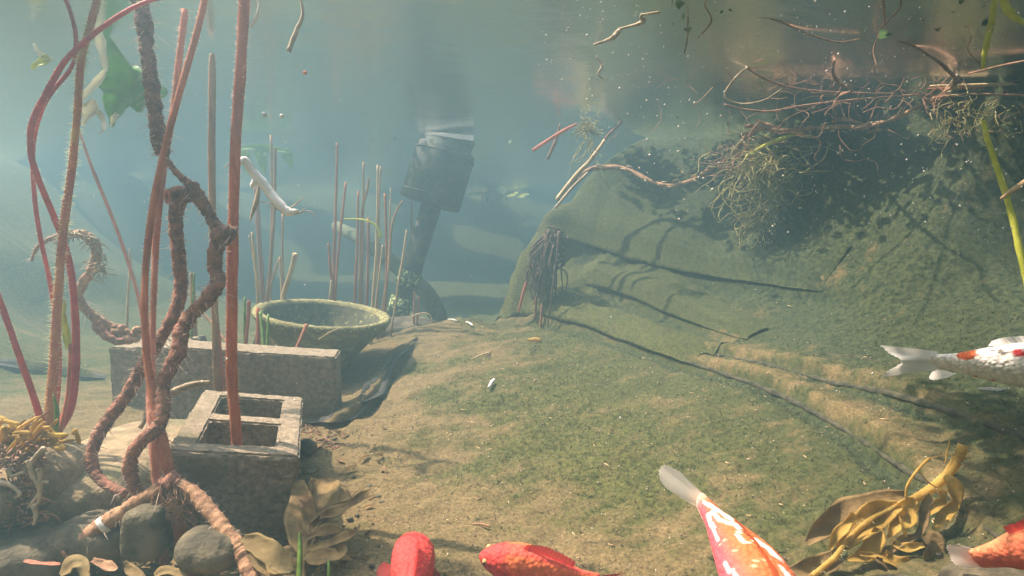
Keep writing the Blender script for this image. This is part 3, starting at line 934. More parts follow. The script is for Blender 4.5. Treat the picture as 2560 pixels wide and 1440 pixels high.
def reed(label, pts, mat, cat='reed', name='reed_stem', group=None, sides=7, nh=0, hmat=None, hl=.006, hw=.00045, bump=.05, seed=None, root=True, ridge=0.0, per=7, droop=0.0):
    """stem through photo pixels [(u, v, d, width px)], first = top; carried down into the floor"""
    seed = int(abs(hash_str(label))) if seed is None else seed
    c, r = px_path(pts, per)
    if root:
        z = gz(c[-1][0], c[-1][1]) - .03
        if c[-1][2] > z:
            e = c[-1] - c[-2]
            e = e / (abs(e[2]) + 1e-6) if e[2] < 0 else np.array([0, 0, -1.0])
            e = np.array([np.clip(e[0], -.5, .5), np.clip(e[1], -.5, .5), -1])
            c = np.vstack([c, c[-1] + e * (c[-1][2] - z)])
            r = np.append(r, r[-1])
    geo = tube(c, r, sides, bump, seed, ridge)
    if nh == 0:
        return mesh(name, *geo, mat, label=label, cat=cat, group=group)
    t = thing(name, label, cat, c[-1], group)
    mesh('stalk', *geo, mat, t)
    mesh('fine_hairs', *hairs(c, r, nh, hl, hw, seed, droop), hmat or M_HAIR, t, kind='stuff')
    return t


def hash_str(s):
    h = 7
    for ch in s: h = (h * 31 + ord(ch)) % 100003
    return h


NEAR = 'tall stems rising past the concrete blocks'
reed('thick orange-brown reed standing in the near hole of the two-hole block',
     [(613, -40, 1.14, 27), (603, 150, 1.16, 27), (590, 330, 1.18, 27), (583, 560, 1.2, 27), (580, 760, 1.22, 28), (580, 930, 1.23, 28), (592, 1110, 1.24, 27)], M_STEMO, group=NEAR, nh=900, hl=.0045, sides=12, ridge=.03)
reed('cut grey-brown reed with a blunt top in front of the long block',
     [(531, 134, 1.56, 12), (530, 200, 1.57, 18), (529, 400, 1.6, 18), (532, 600, 1.62, 17), (537, 800, 1.64, 17), (542, 960, 1.66, 17)], M_REED, group=NEAR, nh=500, hl=.004, sides=9)
reed('curved glowing orange stem bowing outward beside the brown rhizome',
     [(520, -40, 1.12, 15), (490, 90, 1.12, 16), (448, 235, 1.12, 16), (405, 400, 1.12, 16), (376, 560, 1.11, 17), (362, 720, 1.1, 17), (366, 880, 1.09, 18), (385, 1000, 1.08, 21), (408, 1110, 1.07, 27), (428, 1215, 1.06, 32)], M_STEMO, group=NEAR, nh=900, hl=.004, sides=11)
reed('fuzzy pink-brown stem with blunt top crossing behind the curved orange stem',
     [(463, 24, 1.20, 16), (450, 130, 1.2, 16), (432, 280, 1.2, 15), (408, 410, 1.19, 20), (392, 560, 1.18, 19), (386, 700, 1.17, 14), (380, 850, 1.15, 15), (378, 960, 1.13, 22), (382, 1090, 1.1, 22), (392, 1200, 1.09, 22)], M_STEMP, group=NEAR, nh=1300, hl=.006, sides=10)

LILY = 'lily stems rising from the root tangle'
reed('tall bristly yellow-red lily stem leaning from the root crown',
     [(252, -40, 1.16, 18), (228, 60, 1.17, 18), (203, 150, 1.18, 18), (195, 260, 1.19, 18), (180, 420, 1.2, 19), (160, 560, 1.21, 20), (148, 700, 1.22, 21), (138, 850, 1.22, 22), (129, 980, 1.21, 24), (118, 1085, 1.2, 26)], M_STEMY, 'lily', 'lily_plant', LILY, 10, 1500, M_HAIRG, .008, .0004)
reed('long red lily stem looping out and crossing behind the bristly one',
     [(420, -6, 1.1, 9), (370, 3, 1.1, 10), (310, 32, 1.1, 12), (235, 85, 1.11, 13), (165, 150, 1.12, 14), (118, 230, 1.13, 15), (80, 310, 1.14, 15), (78, 390, 1.15, 15), (105, 470, 1.18, 15), (142, 560, 1.22, 15), (172, 650, 1.25, 16), (188, 780, 1.26, 17), (189, 900, 1.26, 19), (176, 1010, 1.25, 22), (136, 1092, 1.22, 24)], M_STEMR, 'lily', 'lily_plant', LILY, 10, 500, M_HAIRG, .004, .0003)
reed('slim dark red lily stem swinging left of the bristly one',
     [(150, -30, 1.2, 10), (176, 30, 1.2, 10), (190, 100, 1.2, 10), (178, 170, 1.2, 10), (120, 245, 1.19, 10), (88, 330, 1.2, 11), (82, 430, 1.21, 11), (95, 560, 1.22, 11), (122, 690, 1.25, 11), (140, 800, 1.27, 12), (148, 920, 1.28, 13), (132, 1080, 1.25, 16)], M_STEMR, 'lily', 'lily_plant', LILY, 9, 300, M_HAIRG, .004, .0003)
reed('short red lily stem slanting in from the edge to the root crown',
     [(-25, 690, 1.15, 15), (10, 780, 1.16, 15), (45, 880, 1.17, 15), (80, 980, 1.18, 16), (112, 1080, 1.19, 18)], M_STEMR, 'lily', 'lily_plant', LILY, 9, 250, M_HAIRG, .003, .0003)
reed('thin orange lily stalk below the yellow-green bud',
     [(176, 860, 1.24, 8), (174, 930, 1.235, 9), (166, 1010, 1.23, 11), (148, 1085, 1.22, 14)], M_STEMO, 'lily', 'lily_plant', LILY, 8)
c, r = px_path([(162, 752, 1.24, 7), (160, 790, 1.24, 13), (167, 830, 1.24, 17), (172, 872, 1.24, 10)])
mesh('leaf_bud', *ribbon(c, r, curl=.9, seed=3, thick=.002, wav=.2), M_YELL, label='bright yellow-green rolled leaf bud among the lily stems', cat='leaf bud')
reed('pale green pointed shoot at the base of the lily stems', [(133, 985, 1.19, 3), (142, 1030, 1.19, 12), (138, 1085, 1.19, 12)], M_GREEN, 'shoot', 'shoot', LILY, 7)

# ---- reeds beyond the pot
BEHIND = 'cut reed stems behind the pot'
RE = [
 ('tall straw-tipped reed, the thicker of two behind the white twig', [(688, 370, 2.55, 10), (688, 395, 2.55, 9), (684, 560, 2.56, 9), (668, 745, 2.58, 9)], M_REED),
 ('faint grey reed rising just behind the straw-tipped reed', [(678, 338, 2.9, 8), (680, 500, 2.9, 8), (676, 745, 2.9, 8)], M_REED),
 ('bent reed with a split top left of the pot rim', [(630, 580, 2.3, 6), (636, 640, 2.3, 9), (642, 700, 2.31, 8), (645, 770, 2.32, 8)], M_REEDL),
 ('thin side splinter against the bent split-top reed', [(622, 588, 2.3, 3), (630, 630, 2.3, 4), (638, 668, 2.3, 5)], M_REEDL),
 ('broad faint pinkish reed fading into the water behind the bent reed', [(640, 455, 3.0, 13), (648, 600, 3.0, 13), (658, 740, 3.0, 12)], M_REEDR),
 ('thick tan cut reed leaning over the left of the pot', [(739, 634, 2.35, 16), (727, 680, 2.36, 14), (712, 725, 2.37, 14), (704, 760, 2.38, 13)], M_REEDL),
 ('slim upright reed between the straw-tipped and tan cut reeds', [(707, 535, 2.7, 6), (706, 640, 2.7, 6), (709, 745, 2.7, 6)], M_REED),
 ('short greenish reed beside the tan cut reed', [(700, 642, 2.5, 6), (703, 700, 2.5, 6), (704, 750, 2.5, 6)], M_REEDL),
 ('thin reed leaning across the foot of the straw-tipped reed', [(697, 648, 2.62, 5), (684, 690, 2.62, 5), (668, 745, 2.62, 5)], M_REED),
 ('tallest brown reed rising alone behind the pot', [(843, 358, 2.7, 8), (842, 420, 2.7, 7), (838, 560, 2.7, 9), (834, 680, 2.7, 9), (832, 765, 2.7, 9)], M_REEDR),
 ('leaning reed crossing the tallest brown reed', [(865, 456, 2.75, 7), (855, 540, 2.74, 8), (845, 640, 2.73, 7), (838, 740, 2.72, 7)], M_REEDR),
 ('short pinkish reed meeting the tallest reed at its foot', [(821, 608, 2.6, 6), (825, 660, 2.6, 7), (832, 720, 2.61, 8), (833, 770, 2.62, 9)], M_REEDR),
 ('straw-coloured stub at the foot of the tallest reed', [(829, 700, 2.55, 6), (827, 730, 2.55, 9), (824, 770, 2.55, 8)], M_REEDL),
 ('straight reed, first of the close group before the pump pole', [(896, 478, 2.7, 6), (893, 600, 2.7, 7), (886, 770, 2.7, 8)], M_REEDR),
 ('tall thin straight reed with a leaner against it', [(909, 405, 2.72, 6), (908, 520, 2.72, 6), (906, 650, 2.72, 7), (904, 775, 2.72, 7)], M_REED),
 ('kinked reed bending against the tall thin straight reed', [(922, 445, 2.68, 7), (918, 475, 2.68, 8), (905, 530, 2.68, 7), (900, 640, 2.69, 6), (898, 770, 2.7, 6)], M_REED),
 ('tall pale reed, left one of a close-set pair', [(944, 413, 2.6, 5), (943, 520, 2.6, 6), (940, 640, 2.6, 8), (930, 775, 2.6, 9)], M_REEDL),
 ('tall pale reed, right one of a close-set pair', [(952, 416, 2.66, 5), (948, 500, 2.66, 5), (946, 640, 2.66, 6), (944, 775, 2.66, 6)], M_REED),
 ('knob-topped reddish reed next to the pale pair', [(963, 484, 2.62, 8), (965, 560, 2.62, 7), (966, 660, 2.62, 6), (962, 780, 2.62, 6)], M_REEDR),
 ('needle-thin reed behind the knob-topped reed', [(977, 470, 2.7, 3), (974, 560, 2.7, 5), (968, 700, 2.7, 5)], M_REEDL),
 ('arching thin reed curving up toward the pump drum', [(1008, 500, 2.6, 4), (992, 525, 2.6, 5), (979, 570, 2.6, 6), (972, 660, 2.6, 6), (960, 780, 2.6, 6)], M_REED),
 ('straw reed leaning along the left side of the pump pole', [(1017, 575, 2.6, 7), (1008, 640, 2.6, 7), (998, 700, 2.6, 6), (985, 785, 2.6, 6)], M_REEDL),
 ('faint thin reed right behind the pump pole top', [(1030, 505, 3.5, 6), (1026, 640, 3.5, 6), (1018, 790, 3.5, 6)], M_REED),
 ('short slim reed with white tip low in the close group', [(957, 612, 2.56, 4), (950, 670, 2.56, 5), (938, 775, 2.56, 6)], M_REEDL),
 ('short brown stub right of the pump pole foot', [(1047, 740, 2.9, 5), (1044, 790, 2.9, 6)], M_REEDR),
 ('second brown stub hugging the pump pole foot', [(1036, 728, 2.9, 4), (1035, 790, 2.9, 6)], M_REEDR),
 ('leaning dry reed low behind the pot rim before the pump pole', [(972, 640, 2.64, 6), (965, 710, 2.64, 7), (955, 780, 2.64, 7)], M_REED),
 ('pinkish reed low in the middle of the close group', [(921, 545, 2.85, 9), (920, 660, 2.85, 9), (916, 775, 2.85, 9)], M_REEDR),
]
for lab, pts, mt in RE:
    reed(lab, pts, mt, group=BEHIND, sides=6)

MID = 'short reeds in front of the pot'
for lab, pts, mt in [
 ('orange-brown reed stub left of the pot', [(623, 752, 2.05, 9), (620, 800, 2.05, 9), (613, 868, 2.05, 10)], M_STEMO),
 ('thin green shoot left of the orange-brown stub', [(612, 742, 2.05, 5), (611, 868, 2.05, 7)], M_GREEN),
 ('greenish blade hanging against the pot wall', [(651, 780, 2.02, 8), (656, 830, 2.0, 9), (661, 880, 1.98, 8)], M_GREEN),
 ('bright green blade below the pot rim', [(671, 785, 2.0, 6), (668, 875, 1.98, 7)], M_GREEN),
 ('brown reed just under the left end of the pot rim', [(645, 770, 2.07, 9), (644, 870, 2.05, 10)], M_STEMO),
 ('red-brown stick leaning against the outside of the pot', [(767, 812, 1.95, 11), (755, 840, 1.93, 9), (735, 884, 1.9, 8)], M_REEDR),
 ('pale grey reed stub behind the long block', [(478, 682, 2.05, 9), (482, 740, 2.05, 14), (487, 860, 2.05, 15)], M_REED),
 ('green shoot against the pale grey stub', [(486, 680, 2.0, 4), (481, 760, 2.0, 6), (478, 850, 2.0, 7)], M_GREEN),
 ('thin straw with a bead on top beside the hooked background root', [(324, 622, 2.2, 3), (326, 660, 2.2, 6), (320, 740, 2.2, 7), (317, 815, 2.2, 7)], M_REEDL),
 ('long faint pinkish stem slanting down behind the orange stems', [(195, 320, 1.9, 6), (230, 420, 1.9, 8), (275, 530, 1.95, 9), (315, 640, 2.0, 9), (345, 740, 2.05, 9), (362, 830, 2.1, 9)], M_STEMP),
 ('orange-brown reed running down behind the blunt grey reed', [(533, 700, 1.68, 13), (540, 800, 1.68, 15), (552, 930, 1.67, 15), (560, 975, 1.67, 14)], M_STEMO),
 ('dry twig lying across behind the long block', [(500, 772, 1.95, 6), (535, 815, 1.93, 8), (566, 855, 1.9, 8)], M_REED),
]:
    reed(lab, pts, mt, group=MID, sides=7)
c, r = px_path([(860, 547, 2.5, 3), (900, 548, 2.5, 4), (928, 556, 2.5, 5), (945, 572, 2.5, 6), (951, 590, 2.5, 9), (953, 596, 2.5, 3)])
mesh('grass_blade', *tube(c, r, 6), M_YELL, label='thin curved pale blade with a yellow tip among the reeds', cat='grass blade')
c, r = px_path([(846, 822, 1.98, 3), (822, 832, 1.97, 4), (795, 850, 1.96, 3)])
mesh('straw', *tube(c, r, 5), M_REEDL, label='thin pale straw lying across the pot wall', cat='straw')
c, r = px_path([(1030, 790, 2.75, 3), (1060, 782, 2.75, 3), (1076, 790, 2.75, 4), (1080, 806, 2.75, 3)])
mesh('straw', *tube(c, r, 5), M_REEDL, label='thin hooked straw near the pump pole foot', cat='straw')

# ------------------------------------------------------------------ rhizomes
def rhizome(label, parts, cat='rhizome', group=None, hmat=M_HAIR):
    """parts: list of (name, pixel path, material, bump, hair count)"""
    first = px_path(parts[0][1], 4)[0]
    low = min((px_path(p[1], 4)[0] for p in parts), key=lambda c: c[:, 2].min())
    t = thing('rhizome', label, cat, low[int(np.argmin(low[:, 2]))], group)
    for i, (nm, pts, mt, bump, nh) in enumerate(parts):
        c, r = px_path(pts, 10)
        g = np.random.default_rng(hash_str(label) + i)
        # leaf-scar rings
        ring = 1 + .10 * (np.abs(np.sin(np.arange(len(r)) * .9 + g.random() * 3)) ** 3 - .4)
        o = mesh(nm, *tube(c, r * ring, 12, bump, hash_str(label) + i), mt, t)
        if nh:
            hv_, hf_ = hairs(c, r, nh, .006, .0005, i)
            h2v, h2f = hairs(c, r, max(6, nh // 7), .020, .0008, i + 50, .6)
            mesh('fine_hairs', *Geo().add((hv_, hf_)).add((h2v, h2f)).vf(), hmat, o, kind='stuff')
    return t


rhizome('tall knotted brown rhizome zigzagging from the top down to the fork', [
 ('old_root', [(330, -40, 1.16, 34), (352, 10, 1.16, 38), (362, 60, 1.16, 38), (366, 120, 1.16, 34), (378, 200, 1.16, 36), (388, 280, 1.16, 36), (398, 340, 1.16, 40), (408, 384, 1.16, 38)], M_RHIZD, .10, 500),
 ('thin_root', [(405, 372, 1.16, 20), (418, 400, 1.16, 15), (440, 430, 1.16, 15), (466, 455, 1.16, 20), (482, 470, 1.16, 30)], M_RHIZ, .12, 60),
 ('knotted_root', [(478, 464, 1.16, 38), (497, 495, 1.16, 34), (520, 530, 1.16, 30), (540, 565, 1.16, 28), (556, 590, 1.16, 36)], M_RHIZD, .08, 120),
 ('stub', [(540, 600, 1.155, 40), (560, 588, 1.15, 48), (578, 585, 1.15, 42), (588, 588, 1.15, 24)], M_RHIZD, .10, 40),
 ('lower_root', [(558, 590, 1.16, 36), (540, 625, 1.16, 38), (538, 670, 1.16, 36), (545, 705, 1.15, 38), (520, 745, 1.14, 38), (482, 785, 1.13, 36), (455, 825, 1.12, 38), (448, 870, 1.11, 38), (425, 920, 1.1, 36), (406, 965, 1.09, 34), (407, 1010, 1.08, 36), (400, 1062, 1.07, 36), (358, 1100, 1.06, 36), (330, 1140, 1.06, 34), (325, 1185, 1.06, 34), (348, 1235, 1.06, 26)], M_RHIZ, .07, 500),
])
rhizome('brown rhizome with an open hollow end, bowing behind the fork', [
 ('curved_root', [(452, 492, 1.2, 34), (440, 530, 1.2, 36), (440, 580, 1.2, 33), (448, 650, 1.2, 32), (452, 720, 1.2, 32), (440, 775, 1.19, 32), (408, 835, 1.18, 30), (385, 870, 1.17, 34), (356, 920, 1.16, 34), (325, 975, 1.15, 32), (285, 1030, 1.14, 32), (250, 1080, 1.13, 32), (230, 1130, 1.12, 30), (234, 1175, 1.11, 28), (265, 1210, 1.1, 24), (315, 1235, 1.08, 22)], M_RHIZ, .06, 600),
 ('cut_end', [(462, 505, 1.2, 34), (458, 490, 1.195, 46), (440, 487, 1.185, 42), (424, 490, 1.175, 30)], M_RHIZ, .06, 20),
])
c0 = P(421, 491, 1.170)
g = Geo()
aa = np.linspace(0, 2 * math.pi, 21)
g.add(tube([c0 + np.array([.010 * math.cos(a) * .6, -.002 - .004 * math.cos(a), .0105 * math.sin(a)]) for a in aa], .0028, 6, .1))
mesh('hollow_ring', *g.vf(), M_STEMP, bpy.data.objects['rhizome.001'])

rhizome('tan forked rhizome lying over the stones with a white cut ring', [
 ('left_fork', [(452, 1215, 1.05, 40), (410, 1222, 1.05, 42), (365, 1245, 1.05, 40), (310, 1280, 1.045, 42), (272, 1305, 1.04, 44), (225, 1338, 1.03, 44), (165, 1385, 1.02, 40)], M_RHIZT, .05, 120),
 ('right_fork', [(448, 1212, 1.05, 36), (490, 1240, 1.04, 38), (535, 1290, 1.02, 38), (572, 1340, 1.0, 40), (600, 1378, .99, 50), (618, 1410, .975, 42), (640, 1470, .95, 40)], M_RHIZT, .06, 100),
 ('root_crown', [(400, 1214, 1.05, 38), (430, 1208, 1.05, 52), (452, 1216, 1.05, 40)], M_RHIZ, .12, 60),
])
fork = bpy.data.objects['rhizome.002']
c, r = px_path([(266, 1309, 1.035, 45), (255, 1318, 1.033, 45)], 4)
mesh('cut_ring', *tube(c, r * 1.02, 14, .03), M_WHITE, fork)
g = Geo(); q = np.random.default_rng(12)
for i in range(34):
    u0, v0 = 400 + q.random() * 60, 1205 + q.random() * 25
    g.add(tube(smooth_path([P(u0, v0, 1.04), P(u0 + q.normal() * 25, v0 + 25 + q.random() * 20, 1.03), P(u0 + q.normal() * 45, v0 + 50 + q.random() * 60, 1.03)], 5), [.0013] * 10 + [.0004], 4))
mesh('root_fibres', *g.vf(), M_ROOTB, fork, kind='stuff')
rhizome('short brown root stub pointing down under the fork', [('root_stub', [(440, 1250, 1.1, 40), (462, 1285, 1.09, 34), (485, 1318, 1.08, 26)], M_RHIZ, .05, 0)])
rhizome('pale thin twig root poking out behind the big rhizome', [
 ('twig', [(525, 955, 1.2, 8), (490, 960, 1.19, 15), (450, 972, 1.18, 17), (415, 990, 1.17, 18), (378, 1020, 1.15, 18), (350, 1070, 1.13, 12)], M_PALE, .06, 0)])
rhizome('hooked brown rhizome in the hazy background by the lily stems', [
 ('hooked_root', [(78, 652, 1.6, 6), (92, 620, 1.6, 9), (120, 600, 1.6, 12), (170, 586, 1.62, 18), (215, 590, 1.65, 24), (240, 620, 1.66, 24), (236, 665, 1.68, 24), (210, 705, 1.7, 22), (197, 735, 1.72, 20), (210, 768, 1.74, 22), (250, 802, 1.76, 26), (300, 832, 1.78, 30), (345, 845, 1.78, 26)], M_RHIZT, .10, 300),
 ('side_root', [(238, 805, 1.72, 20), (252, 830, 1.72, 22), (290, 852, 1.72, 20), (330, 850, 1.74, 16)], M_RHIZ, .1, 40)])
bits = Geo(); q = np.random.default_rng(8)
root_c = smooth_path([P(150, 588, 1.6), P(200, 580, 1.62), P(240, 600, 1.63), P(248, 650, 1.65), P(240, 690, 1.66)], 10)
for i in range(60):
    p = root_c[q.integers(0, len(root_c))] + q.normal(size=3) * .006
    bits.add(tube([p, p + np.array([q.normal() * .012, q.normal() * .006, -.004 - .008 * q.random()]), p + np.array([q.normal() * .02, 0, -.012 - .02 * q.random()])], [.0022, .0018, .0006], 5))
mesh('root_scales', *bits.vf(), M_PALE, bpy.data.objects['rhizome.005'], kind='stuff')
# pile of knobbly bits on the leftmost block
pile = Geo()
for i in range(16):
    pile.add(blob(P(290 + q.random() * 70, 815 + q.random() * 40, 1.74), np.array([.012, .012, .009]) * (.6 + q.random()), i, .25, 8, 6))
mesh('knobbly_roots', *pile.vf(), M_RHIZT, bpy.data.objects['rhizome.005'], kind='stuff')

# ------------------------------------------------------------------ lily root tangle on the round boulder
tang = thing('lily_roots', 'dense tangle of yellow and red lily roots on the round boulder', 'root tangle', P(60, 1180, 1.12))
g = Geo(); q = np.random.default_rng(21)
for i in range(26):                        # knobbly yellow crown
    u0, v0 = q.normal(55, 45), q.normal(1100, 16)
    g.add(blob(P(u0, v0, 1.12 + .03 * q.normal()), np.array([.012, .009, .007]) * (.4 + q.random()), i, .5, 10, 8))
for i in range(110):
    u0, v0 = q.normal(60, 45), q.normal(1095, 14)
    d0 = 1.10 + .03 * q.normal()
    g.add(tube(smooth_path([P(u0, v0, d0), P(u0 + q.normal() * 14, v0 - 8 + q.normal() * 10, d0), P(u0 + q.normal() * 24, v0 + q.normal() * 20, d0)], 5), [.0035] * 10 + [.001], 5))
mesh('root_crown', *g.vf(), M_LEAFY, tang, kind='stuff')
g = Geo()
for i in range(9):
    u0, v0 = q.uniform(0, 110), q.uniform(1085, 1120)
    g.add(tube(smooth_path([P(u0, v0, 1.1), P(u0 - 12 + q.normal() * 14, v0 - 28, 1.1), P(u0 - 20 + q.normal() * 30, v0 - 50 - 20 * q.random(), 1.1)], 5), [.002] * 10 + [.0007], 5))
mesh('upright_rootlets', *g.vf(), M_RHIZT, tang, kind='stuff')
g = Geo()
for k_, pts in enumerate([[(110, 1120), (78, 1160), (86, 1200), (120, 1205)], [(70, 1150), (84, 1190), (98, 1220), (96, 1255), (72, 1268)], [(95, 1170), (100, 1190), (98, 1230), (74, 1265)],
            [(0, 1205), (30, 1215), (50, 1235), (38, 1245)], [(20, 1170), (28, 1190), (60, 1180)], [(85, 1265), (90, 1290), (84, 1312)], [(120, 1130), (128, 1150), (140, 1158)]]):
    c = smooth_path([P(a, b, 1.03 - .0 * k_) for a, b in pts], 8)
    g.add(tube(c, np.linspace(.0045, .0022, len(c)), 7, .06, k_))
mesh('thick_rootlets', *g.vf(), M_PALE, tang, kind='stuff')
g = Geo()
for i in range(150):
    u0, v0 = q.uniform(-40, 100), q.uniform(1120, 1310)
    a = q.random() * 6.28; L_ = q.uniform(20, 60)
    g.add(tube(smooth_path([P(u0, v0, 1.06), P(u0 + L_ * .5 * math.cos(a) + q.normal() * 9, v0 + L_ * .4 * math.sin(a) + q.normal() * 9, 1.03), P(u0 + L_ * math.cos(a), v0 + L_ * .7 * math.sin(a), 1.05)], 5), [.0014] * 10 + [.0006], 4))
mesh('fine_rootlets', *g.vf(), M_ROOTB, tang, kind='stuff')

# ------------------------------------------------------------------ roots and stems on the right
def stick(label, pts, mat, cat='twig', name='twig', bump=.05, sides=7, group=None, parent=None, per=8, part=None):
    c, r = px_path(pts, per)
    g = tube(c, r, sides, bump, hash_str(label))
    return mesh(name, *g, mat, label=label, cat=cat, group=group)


def root_ball(center_px, spread, n, d, mat, parent, name, seed, length=60, rad=.0013, depth=.06, hang=.5):
    q = np.random.default_rng(seed)
    g = Geo()
    for i in range(n):
        u0, v0 = center_px[0] + q.normal() * spread[0], center_px[1] + q.normal() * spread[1]
        dd = d + q.normal() * depth
        pts = [P(u0, v0, dd)]
        a = q.random() * 6.28
        for k_ in range(5):
            a += q.normal() * .9
            L_ = length / 5 * (.6 + q.random())
            u0 += math.cos(a) * L_; v0 += math.sin(a) * L_ * .8 + hang * L_
            pts.append(P(u0, v0, dd + q.normal() * .015))
        c = smooth_path(pts, 4)
        g.add(tube(c, np.linspace(rad, rad * .45, len(c)), 4))
    return mesh(name, *g.vf(), mat, parent, kind='stuff')


rt = thing('floating_roots', 'long knotted brown root sweeping from liner edge to straws, carrying a yellow fibre ball', 'floating root', P(1900, 500, 2.45))
c, r = px_path([(1394, 498, 2.85, 12), (1425, 460, 2.85, 14), (1470, 426, 2.85, 14), (1520, 418, 2.83, 14), (1570, 425, 2.8, 15), (1620, 450, 2.75, 15), (1665, 464, 2.7, 14), (1715, 457, 2.66, 13), (1765, 430, 2.6, 13), (1812, 402, 2.55, 13), (1840, 372, 2.5, 14), (1868, 340, 2.45, 14), (1905, 322, 2.4, 15), (1960, 326, 2.36, 15), (2020, 322, 2.32, 14), (2090, 318, 2.28, 13), (2170, 316, 2.2, 13), (2250, 290, 2.12, 13), (2320, 256, 2.02, 14), (2375, 222, 1.92, 15), (2392, 196, 1.88, 14)])
mesh('main_root', *tube(c, r * .85, 9, .16, 4), M_RHIZT, rt)
q = np.random.default_rng(31); g = Geo()
for i in range(150):                                       # flaky scales along the root
    k_ = q.integers(0, len(c) - 2)
    p = c[k_] + q.normal(size=3) * .006; t_ = (c[k_ + 1] - c[k_]); t_ = t_ / np.linalg.norm(t_)
    g.add(tube([p, p + t_ * .012 + q.normal(size=3) * .004, p + t_ * .028 + q.normal(size=3) * .006], [.003, .0035, .0008], 5, .1, i))
mesh('bark_flakes', *g.vf(), M_PALE, rt, kind='stuff')
root_ball((1905, 420), (42, 38), 230, 2.40, M_ROOTY, rt, 'fibre_ball', 2, 95, .0019, .05, .35)
root_ball((1900, 520), (22, 26), 60, 2.40, M_ROOTY, rt, 'hanging_fibres', 3, 70, .0018, .03, .6)
root_ball((1850, 400), (30, 22), 40, 2.42, M_ROOTB, rt, 'side_fibres', 4, 70, .0018, .03, .1)
for pts in [[(1864, 392, 2.38, 7), (1910, 365, 2.37, 9), (1960, 345, 2.36, 10), (2004, 330, 2.35, 9)],
            [(1862, 316, 2.4, 8), (1890, 316, 2.4, 11), (1930, 322, 2.38, 10)], [(1890, 300, 2.4, 8), (1925, 314, 2.38, 10), (1985, 332, 2.36, 8)],
            [(2170, 332, 2.2, 7), (2185, 327, 2.2, 9), (2205, 324, 2.2, 7)], [(2080, 305, 2.27, 8), (2110, 298, 2.26, 10), (2160, 312, 2.22, 8)]]:
    c, r = px_path(pts)
    mesh('side_shoot', *tube(c, r, 7, .1, int(pts[0][0])), M_YELL if pts[0][0] == 1864 else M_RHIZT, rt)
for pts in [[(1838, 440, 2.38, 3), (1808, 455, 2.38, 5), (1797, 475, 2.38, 5), (1810, 495, 2.38, 5), (1845, 502, 2.38, 4), (1870, 490, 2.38, 3)], [(2010, 430, 2.37, 3), (2060, 395, 2.35, 4), (2072, 350, 2.33, 3)],
            [(1985, 318, 2.33, 3), (2000, 305, 2.33, 4), (2030, 306, 2.33, 3)], [(2025, 325, 2.31, 3), (2030, 340, 2.31, 3), (2050, 344, 2.31, 3)]]:
    c, r = px_path(pts)
    mesh('curled_fibre', *tube(c, r, 6, .05, 1), M_ROOTY, rt)

hz = 'faint roots trailing below the water surface'
for lab, pts, mt in [
 ('pale root looped into a hook above the yellow fibre ball', [(1950, 138, 1.75, 2.5), (1905, 150, 1.78, 4.3), (1860, 175, 1.8, 5.0), (1830, 205, 1.82, 5.0), (1812, 238, 1.84, 5.0), (1825, 252, 1.84, 4.3), (1860, 260, 1.84, 4.3), (1910, 250, 1.82, 3.7), (1955, 222, 1.8, 2.5)], M_PALE),
 ('faint brown root arching down to the junction with the straws', [(2180, 80, 1.5, 6.2), (2230, 95, 1.53, 7.4), (2290, 118, 1.58, 8.1), (2340, 150, 1.65, 9.3), (2375, 180, 1.75, 9.3), (2392, 200, 1.85, 8.7)], M_ROOTB),
 ('faint S-shaped root behind the drifting bubbles', [(2086, 150, 1.7, 7.4), (2082, 180, 1.75, 8.1), (2098, 208, 1.85, 8.1), (2130, 225, 1.9, 7.4), (2100, 240, 1.95, 8.1), (2086, 270, 2.05, 8.7), (2092, 300, 2.2, 7.4)], M_ROOTB),
 ('long faint root running level from the hook to the straws', [(1810, 262, 2.1, 6.2), (1870, 275, 2.1, 5.6), (1930, 278, 2.1, 5.6), (2000, 265, 2.08, 5.0), (2080, 255, 2.05, 5.0), (2180, 245, 2.02, 4.3), (2300, 236, 1.98, 4.3)], M_ROOTB),
 ('upper faint root slanting past the pale hook', [(1850, 160, 1.8, 5.0), (1900, 190, 1.85, 5.6), (1960, 215, 1.9, 5.6), (2040, 228, 1.95, 5.6), (2130, 232, 1.98, 5.0), (2240, 235, 1.98, 5.0)], M_ROOTB),
 ('dark root below the straws reaching the right edge', [(2330, 245, 1.9, 5.0), (2430, 235, 1.85, 5.6), (2600, 240, 1.8, 5.6)], M_ROOTB),
 ('dark twig rising from the straw junction to the right edge', [(2420, 185, 1.75, 4.3), (2500, 165, 1.7, 5.0), (2600, 145, 1.65, 5.0)], M_ROOTB),
 ('upper loose root with white bits near the top of the bubbles', [(1880, 40, 1.36, 3.7), (1940, 50, 1.38, 4.3), (2010, 80, 1.45, 5.0), (2090, 105, 1.5, 4.3), (2150, 98, 1.5, 3.1)], M_RHIZT),
]:
    stick(lab, pts, mt, 'root', 'trailing_root', .1, group=hz)
